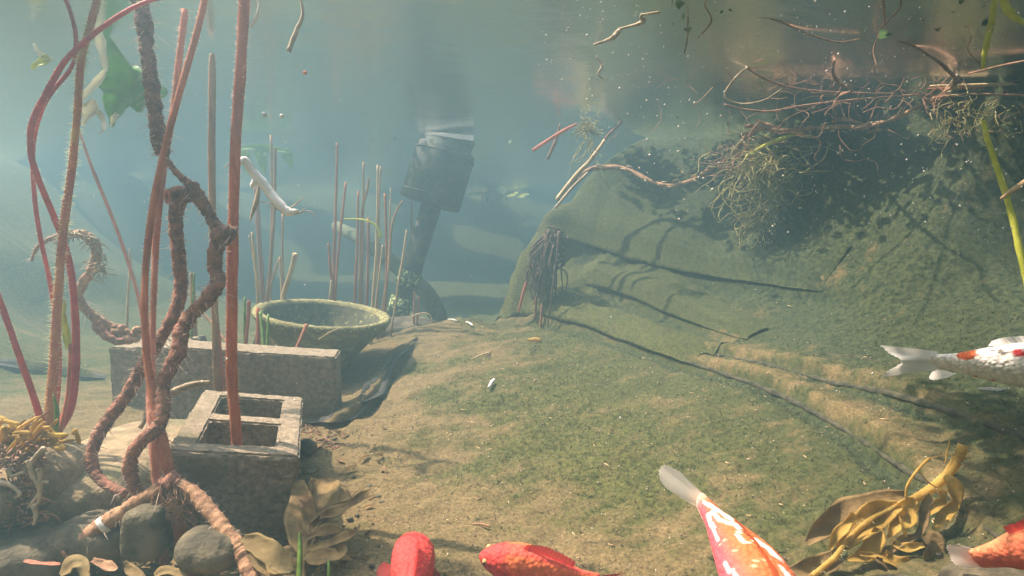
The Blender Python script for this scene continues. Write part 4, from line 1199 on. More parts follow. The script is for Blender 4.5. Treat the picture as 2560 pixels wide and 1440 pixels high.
for lab, pts, mt in [
 ('long pale straw floating level at the right edge, upper of two', [(2325, 216, 1.95, 6), (2400, 214, 1.94, 9), (2600, 210, 1.92, 9)], M_REEDL),
 ('shorter straw floating level just under the long one', [(2318, 222, 1.96, 4), (2390, 221, 1.95, 6), (2460, 217, 1.94, 4)], M_REEDR),
 ('greenish twig with a yellow tip held out over the liner edge', [(1512, 350, 2.75, 8), (1480, 395, 2.74, 10), (1430, 450, 2.73, 12), (1392, 500, 2.72, 11)], M_REEDL),
 ('grey twig lying parallel under the yellow-tipped twig', [(1470, 432, 2.76, 7), (1430, 470, 2.76, 8), (1388, 520, 2.75, 7)], M_PALE),
 ('short pinkish twig slanting below the small root ball', [(1442, 310, 2.55, 6), (1400, 332, 2.55, 10), (1332, 376, 2.54, 10)], M_STEMP),
 ('dark twig hanging behind the pinkish twig', [(1400, 310, 2.7, 5), (1390, 350, 2.7, 9), (1368, 398, 2.7, 7)], M_RHIZD),
 ('faint dark twig running back from the yellow-tipped twig', [(1510, 350, 2.76, 7), (1560, 300, 2.76, 7), (1630, 255, 2.72, 5)], M_RHIZD),
 ('crooked white twig drifting at the top above the bubbles', [(1485, 112, 1.3, 6), (1515, 102, 1.3, 9), (1535, 92, 1.29, 13), (1545, 80, 1.29, 14), (1552, 72, 1.29, 7), (1590, 62, 1.28, 8), (1608, 52, 1.27, 14), (1604, 38, 1.26, 7), (1650, 30, 1.25, 6)], M_PALE),
 ('small white squiggle hanging left of the bubbles', [(1490, 140, 1.6, 5), (1505, 165, 1.6, 6), (1495, 185, 1.6, 5), (1515, 200, 1.6, 5)], M_PALE),
 ('yellowish reed leaning at the right edge above the white fish', [(2458, 300, .92, 9), (2470, 350, .92, 14), (2500, 440, .91, 15), (2530, 540, .9, 16), (2552, 640, .89, 16), (2580, 760, .88, 16)], M_YELL),
 ('short twig crossing the yellowish reed at the right edge', [(2502, 497, .9, 7), (2530, 476, .9, 12), (2590, 436, .9, 14)], M_REEDL),
 ('greenish reed hanging from the top right corner', [(2488, -20, .95, 12), (2478, 60, .95, 16), (2462, 130, .96, 13), (2457, 172, .96, 8)], M_YELL),
 ('bent yellow stem at the very top right corner', [(2500, -20, .92, 12), (2520, 25, .92, 22), (2545, 48, .92, 14), (2600, 70, .92, 12)], M_YELL),
 ('thin white forked twig dangling from the top left of centre', [(748, -20, 1.2, 8), (757, 35, 1.2, 8), (742, 75, 1.2, 12), (722, 128, 1.2, 12)], M_PALE),
 ('short white hooked twig beside the thick reed at the top', [(638, -10, 1.15, 6), (648, 15, 1.15, 8), (640, 45, 1.15, 10), (624, 68, 1.15, 8)], M_WHITE),
]:
    stick(lab, pts, mt, 'twig', 'twig', .08)
c, r = px_path([(2392, 205, 1.88, 22), (2385, 225, 1.9, 26), (2388, 240, 1.92, 18)])
rbt = thing('root_ball', 'small pale root ball caught on the pinkish twig', 'root ball', P(1470, 320, 2.55))
root_ball((1468, 318), (12, 7), 60, 2.55, M_ROOTY, rbt, 'fibres', 9, 36, .0016, .02, .1)
root_ball((1478, 360), (8, 18), 14, 2.6, M_ROOTY, rbt, 'trailing_fibres', 10, 60, .0015, .02, .9)
rbt = thing('root_ball', 'thin greenish root wisps beside the right-edge straws', 'root ball', P(2440, 290, 1.85))
root_ball((2440, 280), (60, 22), 60, 1.8, M_ROOTY, rbt, 'fibres', 14, 60, .0012, .04, .3)

rbt = thing('root_tangle', 'wide loose tangle of hair-thin brown roots under the surface around the pale hook', 'root tangle', P(2100, 220, 1.85))
root_ball((2120, 215), (190, 55), 75, 1.9, M_ROOTB, rbt, 'fibres', 24, 150, .0011, .10, .05)
root_ball((2380, 260), (90, 40), 30, 1.85, M_ROOTB, rbt, 'short_fibres', 25, 90, .0010, .06, .1)

rc = thing('root_clump', 'dark clump of hanging roots in front of the cut liner edge', 'root clump', P(1355, 830, 2.72))
q = np.random.default_rng(77); g = Geo(); g2 = Geo()
for i in range(90):
    u0, v0 = 1385 + q.normal() * 9, 572 + q.random() * 40
    u1 = u0 - 8 + q.normal() * 16; u2 = 1356 + q.normal() * 20; ve = 680 + q.random() * 100 + (40 if i % 9 == 0 else 0)
    dd = 2.70 + q.normal() * .03
    c = smooth_path([P(u0, v0, dd), P(u1, v0 + 50, dd), P(u2, 690 + q.normal() * 20, dd), P(u2 + q.normal() * 10 - 4, ve, dd)], 5)
    g.add(tube(c, np.linspace(.006, .0018, len(c)) * (.5 + q.random()), 5, .1, i))
mesh('roots', *g.vf(), M_ROOTD, rc, kind='stuff')
for pts, mt in [([(1330, 660, 2.72, 7), (1312, 720, 2.72, 8), (1296, 780, 2.74, 6)], M_STEMP), ([(1340, 740, 2.7, 8), (1338, 800, 2.7, 7)], M_RHIZ), ([(1355, 760, 2.68, 8), (1350, 835, 2.66, 6)], M_RHIZ), ([(1390, 622, 2.66, 5), (1394, 640, 2.66, 7), (1386, 662, 2.66, 6), (1386, 682, 2.66, 4)], M_WHITE), ([(1368, 565, 2.68, 5), (1385, 570, 2.68, 8), (1400, 574, 2.68, 5)], M_ROOTD)]:
    c, r = px_path(pts)
    mesh('root', *tube(c, r, 6, .08, 2), mt, rc)

# ------------------------------------------------------------------ white twig left of centre, hanging leaves
wt = thing('root_stalk', 'bleached white root stalk with whiskers hanging beside the thick reed', 'root stalk', P(720, 535, 1.5))
c, r = px_path([(598, 408, 1.47, 14), (612, 400, 1.48, 18), (632, 430, 1.49, 22), (665, 470, 1.5, 25), (700, 512, 1.5, 24), (722, 530, 1.5, 22), (745, 526, 1.5, 8)])
mesh('stalk', *tube(c, r, 9, .07, 1), M_WHITE, wt)
for pts in [[(638, 450, 1.49, 14), (632, 462, 1.49, 13), (628, 470, 1.49, 6)], [(648, 460, 1.5, 5), (642, 500, 1.5, 13), (632, 530, 1.5, 9), (625, 554, 1.5, 3)]]:
    c, r = px_path(pts)
    mesh('side_root', *tube(c, r, 7, .06, 3), M_PALE if len(pts) > 3 else M_WHITE, wt)
g = Geo()
for pts in [[(650, 504, 1.5, 2), (680, 510, 1.5, 3), (705, 522, 1.5, 3)], [(665, 514, 1.5, 2), (690, 522, 1.5, 3), (708, 527, 1.5, 3)], [(757, 494, 1.5, 2), (740, 510, 1.5, 4), (720, 525, 1.5, 4)], [(725, 534, 1.5, 3), (770, 528, 1.5, 3), (790, 540, 1.5, 2)],
            [(720, 536, 1.5, 4), (745, 534, 1.5, 4), (762, 520, 1.5, 2)], [(628, 405, 1.49, 3), (640, 425, 1.49, 3)], [(665, 470, 1.5, 3), (688, 471, 1.5, 3)], [(560, 420, 1.5, 2), (580, 402, 1.49, 3), (603, 390, 1.48, 2)]]:
    c, r = px_path(pts); g.add(tube(c, r, 5))
mesh('whiskers', *g.vf(), M_PALE, wt, kind='stuff')

lf = thing('lily_leaf', 'torn lily leaf with sunlit white painted on its folded edge hanging from the surface', 'leaf', P(280, 320, 1.5))
def leaf_strip(pts, mt, parent, name, seed, curl=.5, up=(0, -.9, .3), wav=.25, thick=.0004, across=9):
    c, r = px_path(pts, 8)
    return mesh(name, *ribbon(c, r, up=up, curl=curl, seed=seed, wav=wav, thick=thick, across=across), mt, parent)
leaf_strip([(262, 85, 1.5, 20), (278, 130, 1.5, 44), (300, 190, 1.51, 86), (304, 240, 1.51, 84), (290, 280, 1.5, 50), (280, 318, 1.5, 12)], M_LEAFG, lf, 'leaf_blade', 1, .5)
leaf_strip([(300, 200, 1.53, 60), (330, 215, 1.53, 90), (345, 250, 1.53, 60), (350, 280, 1.53, 14)], M_LEAFG, lf, 'leaf_lobe', 2, .4)
leaf_strip([(245, 72, 1.47, 20), (255, 110, 1.47, 26), (262, 150, 1.47, 20), (266, 178, 1.47, 8)], M_LEAFW, lf, 'sunlit_white_fold', 3, .8)  # white folds paint the sunlit parts of the green leaf
leaf_strip([(264, 176, 1.47, 12), (250, 200, 1.47, 22), (225, 228, 1.47, 26), (202, 250, 1.47, 12)], M_LEAFW, lf, 'sunlit_white_fold', 4, .6)
leaf_strip([(238, 250, 1.47, 20), (228, 275, 1.47, 42), (215, 300, 1.47, 24), (208, 316, 1.47, 4)], M_LEAFW, lf, 'sunlit_white_fold', 5, .6)
leaf_strip([(245, 275, 1.47, 12), (258, 300, 1.47, 12), (262, 320, 1.46, 10), (248, 336, 1.46, 3)], M_LEAFW, lf, 'torn_strip', 6, .6)
leaf_strip([(295, 285, 1.49, 20), (285, 300, 1.49, 16), (278, 316, 1.49, 6)], M_LEAFW, lf, 'torn_strip', 7, .6)
leaf_strip([(400, 215, 1.6, 14), (408, 230, 1.6, 22), (404, 246, 1.6, 8)], M_LEAFG, lf, 'torn_strip', 8, .4)
sl = thing('small_leaf', 'small bright green leaf with a white point left of the lily stems', 'leaf', P(105, 170, 1.45))
leaf_strip([(84, 108, 1.45, 6), (96, 130, 1.45, 12), (112, 142, 1.45, 12), (130, 150, 1.45, 4)], M_LEAFW, sl, 'white_point', 9, .6)
leaf_strip([(130, 149, 1.45, 10), (110, 152, 1.45, 26), (92, 162, 1.45, 24), (80, 174, 1.45, 6)], M_YELL, sl, 'leaf_blade', 10, .4)
fl2 = thing('drooping_leaf', 'hazy green lily leaf drooping behind the white root stalk', 'leaf', P(660, 420, 3.2))
leaf_strip([(598, 372, 3.2, 8), (630, 368, 3.2, 16), (670, 372, 3.2, 18), (705, 376, 3.2, 14), (735, 384, 3.2, 6)], M_FARL, fl2, 'leaf_blade', 11, .3)
leaf_strip([(652, 376, 3.2, 30), (656, 400, 3.2, 26), (662, 435, 3.2, 6)], M_FARL, fl2, 'leaf_lobe', 12, .4)
leaf_strip([(710, 378, 3.2, 30), (722, 395, 3.2, 20), (730, 420, 3.2, 4)], M_FARL, fl2, 'leaf_lobe', 14, .4)
leaf_strip([(612, 376, 3.18, 24), (614, 400, 3.18, 24), (618, 436, 3.18, 6)], M_FARL, fl2, 'leaf_lobe', 13, .4)

# ------------------------------------------------------------------ yellow dead leaf lower right
dl = thing('dead_leaf', 'shrivelled yellow lily leaf with upturned stalk lying at lower right', 'dead leaf', P(2200, 1440, .95))
c, r = px_path([(2408, 1112, 1.0, 24), (2398, 1140, 1.0, 25), (2370, 1185, 1.0, 24), (2330, 1220, .99, 24), (2280, 1250, .98, 20), (2210, 1280, .97, 16), (2160, 1312, .96, 14), (2120, 1350, .95, 13), (2085, 1395, .93, 14), (2030, 1440, .92, 14)])
mesh('leaf_stalk', *tube(c, r, 10, .04, 2), M_LEAFY, dl)
mesh('fine_hairs', *hairs(c, r, 200, .006, .0004, 3), M_HAIRG, bpy.data.objects['leaf_stalk'], kind='stuff')
for i, pts in enumerate([
 [(2270, 1238, .98, 20), (2200, 1252, .985, 46), (2120, 1282, .985, 64), (2060, 1320, .98, 56), (2018, 1358, .975, 18)],
 [(2250, 1262, .97, 24), (2190, 1290, .965, 60), (2140, 1330, .955, 56), (2095, 1375, .945, 26)],
 [(2134, 1282, .95, 12), (2118, 1310, .95, 22), (2090, 1340, .945, 26), (2076, 1372, .94, 10)],
 [(2100, 1385, .94, 34), (2060, 1410, .93, 48), (2010, 1425, .925, 46), (1962, 1432, .92, 20)],
 [(2290, 1250, .97, 26), (2260, 1285, .965, 50), (2235, 1320, .955, 30), (2222, 1345, .95, 8)],
 [(2196, 1320, .95, 20), (2190, 1350, .945, 40), (2165, 1385, .94, 42), (2120, 1400, .93, 16)],
 [(2330, 1240, .97, 20), (2312, 1270, .965, 26), (2308, 1310, .96, 22), (2290, 1340, .95, 16), (2250, 1355, .94, 22), (2220, 1385, .935, 10)],
 [(2352, 1225, .98, 20), (2356, 1250, .98, 22), (2335, 1270, .975, 24), (2310, 1285, .97, 20)],
 [(2362, 1190, .99, 20), (2385, 1220, .985, 34), (2388, 1260, .98, 32), (2360, 1290, .97, 30), (2335, 1325, .96, 14)],
 [(2310, 1335, .95, 30), (2335, 1360, .94, 50), (2340, 1400, .93, 66), (2350, 1440, .92, 60)],
 [(2230, 1355, .94, 16), (2260, 1370, .935, 26), (2310, 1362, .935, 14)],
 [(2210, 1390, .93, 30), (2250, 1410, .925, 40), (2300, 1425, .92, 30)],
 [(2190, 1395, .93, 12), (2215, 1415, .925, 18), (2245, 1445, .92, 10)],
 [(2150, 1385, .935, 10), (2200, 1388, .935, 16), (2225, 1380, .935, 6)],
 [(2264, 1262, .95, 24), (2270, 1290, .945, 42), (2262, 1320, .94, 20), (2266, 1342, .94, 5)]]):
    leaf_strip(pts, M_LEAFY if i % 3 else M_LEAFD, dl, 'leaf_lobe', 30 + i, .45, (0, -.7, .7), .35)
for pts in [[(2264, 1245, .97, 5), (2268, 1215, .97, 7), (2290, 1180, .97, 7), (2322, 1146, .97, 7)], [(2320, 1146, .97, 3), (2370, 1138, .97, 2), (2432, 1142, .97, 2)], [(2298, 1178, .97, 3), (2320, 1205, .97, 3), (2356, 1226, .97, 5)],
            [(2218, 1385, .93, 3), (2222, 1410, .93, 4), (2246, 1440, .925, 3)], [(2376, 1088, 1.0, 2), (2368, 1130, 1.0, 4), (2362, 1160, 1.0, 3)]]:
    c, r = px_path(pts)
    mesh('leaf_vein', *tube(c, r, 6, .04, 5), M_LEAFY, dl)

# brown skeleton leaf beside the block
bl_ = thing('dead_leaf', 'brown half-rotted lily leaf with ragged lobes against the two-hole block', 'dead leaf', P(760, 1440, 1.0))
c, r = px_path([(778, 1205, 1.16, 5), (776, 1280, 1.11, 7), (768, 1350, 1.06, 12), (758, 1410, 1.03, 18), (756, 1460, 1.0, 20)])
mesh('leaf_stalk', *tube(c, r, 8, .04, 2), M_LEAFD, bl_)
for i, pts in enumerate([
 [(764, 1395, 1.04, 26), (756, 1340, 1.07, 60), (752, 1270, 1.11, 68), (746, 1215, 1.15, 34), (734, 1205, 1.16, 6)],
 [(772, 1330, 1.07, 30), (795, 1270, 1.11, 90), (805, 1225, 1.15, 80), (800, 1195, 1.17, 50)],
 [(775, 1310, 1.08, 14), (820, 1285, 1.1, 50), (850, 1250, 1.12, 50), (862, 1222, 1.14, 16)],
 [(800, 1290, 1.085, 14), (850, 1276, 1.09, 26), (895, 1248, 1.1, 26), (928, 1222, 1.12, 5)],
 [(775, 1305, 1.08, 8), (820, 1268, 1.10, 10), (870, 1256, 1.11, 10), (905, 1236, 1.12, 6)],
 [(768, 1345, 1.05, 20), (800, 1330, 1.055, 26), (835, 1325, 1.06, 30), (850, 1345, 1.055, 10)],
 [(766, 1372, 1.04, 18), (810, 1362, 1.04, 26), (855, 1345, 1.045, 24), (888, 1330, 1.05, 14), (900, 1312, 1.06, 4)],
 [(762, 1392, 1.03, 14), (800, 1392, 1.02, 46), (845, 1385, 1.02, 44), (862, 1362, 1.03, 14)]]):
    leaf_strip(pts, M_LEAFD, bl_, 'leaf_lobe', 60 + i, .35, (0, -.5, .85), .3)

yl = thing('dead_leaf', 'yellow-brown folded leaf blade lying across the end of the tan fork', 'dead leaf', P(660, 1420, .97))
leaf_strip([(606, 1345, .99, 20), (640, 1360, .985, 52), (678, 1385, .975, 66), (705, 1412, .965, 56), (728, 1428, .96, 14)], M_LEAFT, yl, 'leaf_blade', 80, .4, (0, -.5, .85), .1)
leaf_strip([(622, 1385, .97, 12), (650, 1415, .96, 22), (700, 1450, .95, 24)], M_LEAFD, yl, 'leaf_fold', 81, .4, (0, -.5, .85), .1)
LT = 'dead leaves littering the bottom left'
for i, (lab, pts, mt) in enumerate([
 ('curled tan leaf loop at the bottom edge left of the oval stone', [(150, 1440, .96, 20), (180, 1412, .965, 40), (205, 1412, .965, 34), (215, 1445, .955, 20)], M_LEAFT),
 ('narrow pointed leaf standing in the bottom litter', [(312, 1402, .98, 6), (322, 1420, .975, 22), (345, 1440, .965, 24), (370, 1460, .96, 10)], M_LEAFD),
 ('pale ragged leaf at the bottom edge under the oval stone', [(385, 1440, .965, 14), (410, 1428, .965, 30), (440, 1432, .965, 24), (470, 1445, .96, 8)], M_LEAFT),
 ('grey-brown leaf lying under the oval dark stone', [(430, 1400, .985, 14), (470, 1412, .98, 30), (510, 1420, .975, 22), (545, 1410, .98, 6)], M_LEAFD),
 ('dark pointed leaf beside the tan fork end', [(490, 1440, .965, 16), (520, 1425, .97, 30), (550, 1420, .97, 12)], M_LEAFD),
 ('thin brown leaf strip in the lower left corner', [(60, 1402, .98, 6), (100, 1408, .975, 10), (150, 1410, .97, 6)], M_STEMP),
 ('rusty leaf wedged between boulder and bottom edge', [(230, 1400, .985, 10), (262, 1412, .98, 26), (290, 1424, .975, 14)], M_RHIZT),
 ('tan leaf flake beside the two-hole block foot', [(690, 1395, 1.03, 14), (712, 1380, 1.04, 34), (736, 1384, 1.04, 14)], M_LEAFD)]):
    c, r = px_path(pts)
    mesh('dead_leaf', *ribbon(c, r, up=(0, -.4, .9), curl=.5, seed=90 + i, wav=.3), mt, label=lab, cat='dead leaf', group=LT)
c, r = px_path([(748, 1332, 1.02, 5), (750, 1370, 1.01, 12), (747, 1460, .98, 15)])
mesh('shoot', *tube(c, r, 8, .03), M_GREEN, label='bright green shoot beside the brown half-rotted leaf', cat='shoot')
c, r = px_path([(821, 1404, .99, 7), (822, 1424, .98, 9), (820, 1460, .97, 8)])
mesh('shoot', *tube(c, r, 8, .03), M_GREEN, label='tiny green shoot in the silt left of the red fish', cat='shoot')

# ------------------------------------------------------------------ fish
def fish_mat(name, rough=.65, spec=.14):
    m = bpy.data.materials.new(name)
    m.use_nodes = True
    N, L = m.node_tree.nodes, m.node_tree.links
    bs = N['Principled BSDF']
    at = N.new('ShaderNodeAttribute'); at.attribute_name = 'Col'
    tc = N.new('ShaderNodeTexCoord')
    no = N.new('ShaderNodeTexNoise'); no.inputs['Scale'].default_value = 90; no.inputs['Detail'].default_value = 5; L.new(tc.outputs['Object'], no.inputs['Vector'])
    mr = N.new('ShaderNodeMapRange'); mr.inputs['To Min'].default_value = .72; mr.inputs['To Max'].default_value = 1.15; L.new(no.outputs['Fac'], mr.inputs['Value'])
    mu = N.new('ShaderNodeVectorMath'); mu.operation = 'SCALE'; L.new(at.outputs['Color'], mu.inputs[0]); L.new(mr.outputs[0], mu.inputs['Scale'])
    L.new(mu.outputs[0], bs.inputs['Base Color'])
    vo = N.new('ShaderNodeTexVoronoi'); vo.inputs['Scale'].default_value = 150; L.new(tc.outputs['Object'], vo.inputs['Vector'])
    md = N.new('ShaderNodeMapRange'); md.inputs['From Max'].default_value = .75; md.inputs['To Min'].default_value = 1.08; md.inputs['To Max'].default_value = .74; L.new(vo.outputs['Distance'], md.inputs['Value'])
    m3 = N.new('ShaderNodeVectorMath'); m3.operation = 'SCALE'; L.new(mu.outputs[0], m3.inputs[0]); L.new(md.outputs[0], m3.inputs['Scale']); L.new(m3.outputs[0], bs.inputs['Base Color'])
    bp = N.new('ShaderNodeBump'); bp.invert = True; bp.inputs['Strength'].default_value = .7; bp.inputs['Distance'].default_value = .003
    L.new(vo.outputs['Distance'], bp.inputs['Height']); L.new(bp.outputs[0], bs.inputs['Normal'])
    bs.inputs['Roughness'].default_value = rough
    bs.inputs['Specular IOR Level'].default_value = spec
    bs.inputs['Subsurface Weight'].default_value = .15
    bs.inputs['Subsurface Scale'].default_value = .008
    return m


def fin_mat(name):
    m = bpy.data.materials.new(name)
    m.use_nodes = True
    N, L = m.node_tree.nodes, m.node_tree.links
    bs = N['Principled BSDF']
    at = N.new('ShaderNodeAttribute'); at.attribute_name = 'Col'
    L.new(at.outputs['Color'], bs.inputs['Base Color']); bs.inputs['Roughness'].default_value = .45
    tr = N.new('ShaderNodeBsdfTranslucent'); L.new(at.outputs['Color'], tr.inputs['Color'])
    ms = N.new('ShaderNodeMixShader'); ms.inputs[0].default_value = .6
    L.new(bs.outputs[0], ms.inputs[1]); L.new(tr.outputs[0], ms.inputs[2])
    tp = N.new('ShaderNodeBsdfTransparent')
    m2 = N.new('ShaderNodeMixShader'); m2.inputs[0].default_value = .06
    L.new(ms.outputs[0], m2.inputs[1]); L.new(tp.outputs[0], m2.inputs[2])
    L.new(m2.outputs[0], N['Material Output'].inputs['Surface'])
    return m


M_FISH, M_FIN = fish_mat('fish_skin'), fin_mat('fish_fin')
M_EYE = pm('fish_eye_rim', (.55, .30, .12), (.75, .45, .2), 40, 2, .25, 0)
M_PUP = pm('fish_pupil', (.01, .01, .01), (.02, .02, .02), 40, 2, .15, 0)
SH = np.array([[0, .10], [.02, .24], [.06, .40], [.12, .60], [.2, .80], [.34, 1], [.5, .97], [.7, .70], [.85, .44], [1, .34]])
SWD = np.array([[0, .12], [.02, .34], [.06, .54], [.12, .76], [.2, .92], [.3, 1], [.5, .93], [.7, .6], [.85, .32], [1, .16]])


def fish_body(pts, up, H, W, colfn, n=76, m=40):
    c = smooth_path(pts, 24)
    L = np.concatenate([[0], np.cumsum(np.linalg.norm(np.diff(c, axis=0), axis=1))]); L /= L[-1]
    s = np.concatenate([np.linspace(0, .08, 12, endpoint=False), np.linspace(.08, 1, n - 12)])
    c = np.stack([np.interp(s, L, c[:, k_]) for k_ in range(3)], 1)
    t = np.gradient(c, s, axis=0); t /= np.linalg.norm(t, axis=1)[:, None]
    up = np.asarray(up, float)
    U = up - t * (t @ up)[:, None]; U /= np.linalg.norm(U, axis=1)[:, None]
    Sd = np.cross(t, U)
    h = np.interp(s, SH[:, 0], SH[:, 1]); w = np.interp(s, SWD[:, 0], SWD[:, 1])
    for _ in range(3):
        h[1:-1] = (h[:-2] + 2 * h[1:-1] + h[2:]) / 4; w[1:-1] = (w[:-2] + 2 * w[1:-1] + w[2:]) / 4
    gill = 1 + .035 * np.exp(-((s - .195) / .02) ** 2) - .03 * np.exp(-((s - .235) / .015) ** 2)
    h *= H; w *= W * gill
    a = np.linspace(0, 2 * math.pi, m, endpoint=False)
    v = c[:, None] + (w[:, None] * np.cos(a))[:, :, None] * Sd[:, None] + (h[:, None] * (np.sin(a) + .06 * np.cos(2 * a)))[:, :, None] * U[:, None]
    cols = np.array([[colfn(s[i], a[j], v[i, j]) for j in range(m)] for i in range(n)]).reshape(-1, 3)
    f = []
    for i in range(n - 1):
        for j in range(m):
            k_ = (j + 1) % m
            f.append((i * m + j, (i + 1) * m + j, (i + 1) * m + k_, i * m + k_))
    f.append(tuple(range(m))); f.append(tuple((n - 1) * m + j for j in range(m - 1, -1, -1)))
    return v.reshape(-1, 3), f, cols, c, t, U, Sd, s, h, w


def fin(base, tips, colfn, rays=18, steps=8, ripple=.0009, bow=0.0, seed=0):
    """fan of rays from a base curve to a curve of tips (3-D points each)"""
    b = smooth_path(base, 12); t = smooth_path(tips, 12)
    n = rays * 2 + 1
    bi = np.stack([np.interp(np.linspace(0, 1, n), np.linspace(0, 1, len(b)), b[:, k_]) for k_ in range(3)], 1)
    ti = np.stack([np.interp(np.linspace(0, 1, n), np.linspace(0, 1, len(t)), t[:, k_]) for k_ in range(3)], 1)
    nn = np.cross(ti[n // 2] - bi[n // 2], ti[-1] - ti[0]); nn /= np.linalg.norm(nn) + 1e-9
    v, cols = [], []
    g = np.random.default_rng(seed)
    jag = 1 - .05 * g.random(n)
    for i in range(n):
        for k_ in range(steps + 1):
            q = k_ / steps * jag[i]
            p = bi[i] * (1 - q) + ti[i] * q
            p = p + nn * ((ripple if i % 2 else -ripple) * min(1, q * 2 + .2) + bow * math.sin(q * math.pi))
            v.append(p); cols.append(colfn(i / (n - 1), q, i % 2))
    f = []
    for i in range(n - 1):
        for k_ in range(steps):
            a = i * (steps + 1) + k_
            f.append((a, a + steps + 1, a + steps + 2, a + 1))
    return np.array(v), f, np.array(cols)


def add_eyes(t, B, s0=.085, rel=.25, r=.0042):
    v, f, cols, c, tt, U, Sd, s, h, w = B
    i = int(np.argmin(np.abs(s - s0)))
    for sg in (1, -1):
        p = c[i] + sg * Sd[i] * w[i] * .92 + U[i] * h[i] * rel
        e = mesh('eye', *blob(p, (r, r, r), 1, 0, 14, 10), M_EYE, t)
        mesh('pupil', *blob(p + sg * Sd[i] * r * .55, (r * .62,) * 3, 1, 0, 12, 8), M_PUP, e)


RED, ORG, DRED = np.array((.76, .075, .07)), np.array((.76, .15, .04)), np.array((.50, .022, .026))
WHT, GRY = np.array((.93, .90, .84)), np.array((.10, .09, .08))


def nz(p, f, k_=0):
    return float(vnoise(np.array([p[0] * f + 40]), np.array([(p[1] + p[2] * 1.3) * f + 40]), k_)[0] + .5 * vnoise(np.array([p[0] * f * 2.3 + 10]), np.array([(p[1] + p[2]) * f * 2.3 + 10]), k_ + 1)[0]) / 1.5


def mixc(a, b, k_):
    k_ = min(1, max(0, k_)); return a * (1 - k_) + b * k_


def sstep(a, b, x):
    x = min(1, max(0, (x - a) / (b - a))); return x * x * (3 - 2 * x)


# white koi on the right
sp = [P(2790, 918, 1.02), P(2660, 915, 1.06), P(2560, 912, 1.09), P(2440, 908, 1.13), P(2330, 902, 1.17)]
def proj(p):
    d_ = p - CAM; z_ = d_ @ FWD
    return 1280 + FPX * (d_ @ RGT) / z_, 720 - FPX * (d_ @ UPV) / z_
# patches on the near flank: place (in the photo), half sizes, colour
spots = [((2420, 886), (34, 15), ORG), ((2396, 878), (14, 8), ORG), ((2548, 882), (18, 11), DRED), ((2508, 880), (17, 6), GRY), ((2480, 876), (10, 3.5), GRY), ((2462, 958), (34, 8), ORG), ((2432, 944), (12, 7), ORG), ((2640, 880), (40, 18), ORG)]
def col_white(s, a, p):
    c = WHT * (.95 + .08 * nz(p, 60))
    if p[1] > 1.16 and s < .8: return c
    u, v = proj(p)
    for (cu, cv), (ru, rv), cc in spots:
        d_ = math.hypot((u - cu) / ru, (v - cv) / rv) + .9 * (nz(p, 150, 3) - .5)
        c = mixc(c, cc, (1.0 - d_) * 6 * (.6 if cc is GRY else 1))
    return c
UPW = np.array([0.05, -.62, .78])
kw = thing('koi', 'white koi with orange and dark patches swimming off the right edge', 'fish', P(2450, 975, 1.12), 'fish in the pond')
B = fish_body(sp, UPW, .042, .032, col_white, 110, 56)
mesh('body', B[0], B[1], M_FISH, kw, cols=B[2])
add_eyes(kw, B)
wf_ = lambda i, q, k_: WHT * (.72 if k_ else 1.08)
mesh('tail_fin', *fin([P(2345, 878, 1.16), P(2340, 902, 1.165), P(2345, 925, 1.16)], [P(2198, 862, 1.17), P(2215, 880, 1.18), P(2252, 903, 1.19), P(2220, 925, 1.18), P(2198, 944, 1.17)], wf_, 20)[:2], M_FIN, kw, cols=fin([P(2345, 878, 1.16), P(2340, 902, 1.165), P(2345, 925, 1.16)], [P(2198, 862, 1.17), P(2215, 880, 1.18), P(2252, 903, 1.19), P(2220, 925, 1.18), P(2198, 944, 1.17)], wf_, 20)[2])
def addfin(t, name, base, tips, cf, rays=14, **kw_):
    v, f, cc = fin(base, tips, cf, rays, **kw_)
    return mesh(name, v, f, M_FIN, t, cols=cc)
addfin(kw, 'dorsal_fin', [P(2470, 866, 1.11), P(2540, 860, 1.09), P(2640, 858, 1.06)], [P(2480, 852, 1.12), P(2520, 842, 1.1), P(2650, 835, 1.07)], wf_, 14)
addfin(kw, 'anal_fin', [P(2392, 934, 1.13), P(2362, 926, 1.145), P(2345, 922, 1.15)], [P(2372, 943, 1.13), P(2335, 951, 1.14), P(2322, 945, 1.15), P(2330, 930, 1.155)], wf_, 10)
addfin(kw, 'pelvic_fin', [P(2530, 968, 1.06), P(2510, 970, 1.065)], [P(2500, 978, 1.06), P(2450, 974, 1.065), P(2443, 969, 1.07)], wf_, 8)
addfin(kw, 'pectoral_fin', [P(2640, 960, 1.02), P(2620, 962, 1.02)], [P(2610, 1000, 1.0), P(2575, 998, 1.01), P(2570, 980, 1.02)], wf_, 8)

# orange and white koi from behind
so = [P(2040, 1700, .66), P(1962, 1570, .72), P(1886, 1440, .80), P(1820, 1345, .88), P(1752, 1252, .97)]
UPO = np.array([.16, -.50, .85])
wpat = [[(1782, 1278), (1800, 1300), (1850, 1315), (1845, 1340), (1868, 1358)], [(1770, 1285), (1775, 1305), (1788, 1330), (1795, 1350)], [(1785, 1275), (1770, 1290)], [(1890, 1350), (1920, 1370), (1950, 1400)], [(1815, 1410), (1835, 1440), (1850, 1470)], [(1760, 1255), (1790, 1272), (1830, 1300)], [(1955, 1420), (1975, 1445), (1990, 1470)]]
wpat3 = []
def seg_d(u, v, pl):
    best = 1e9
    for (a, b), (c_, d_) in zip(pl[:-1], pl[1:]):
        L_ = (c_ - a) ** 2 + (d_ - b) ** 2
        t_ = max(0, min(1, ((u - a) * (c_ - a) + (v - b) * (d_ - b)) / L_))
        best = min(best, math.hypot(u - a - t_ * (c_ - a), v - b - t_ * (d_ - b)))
    return best
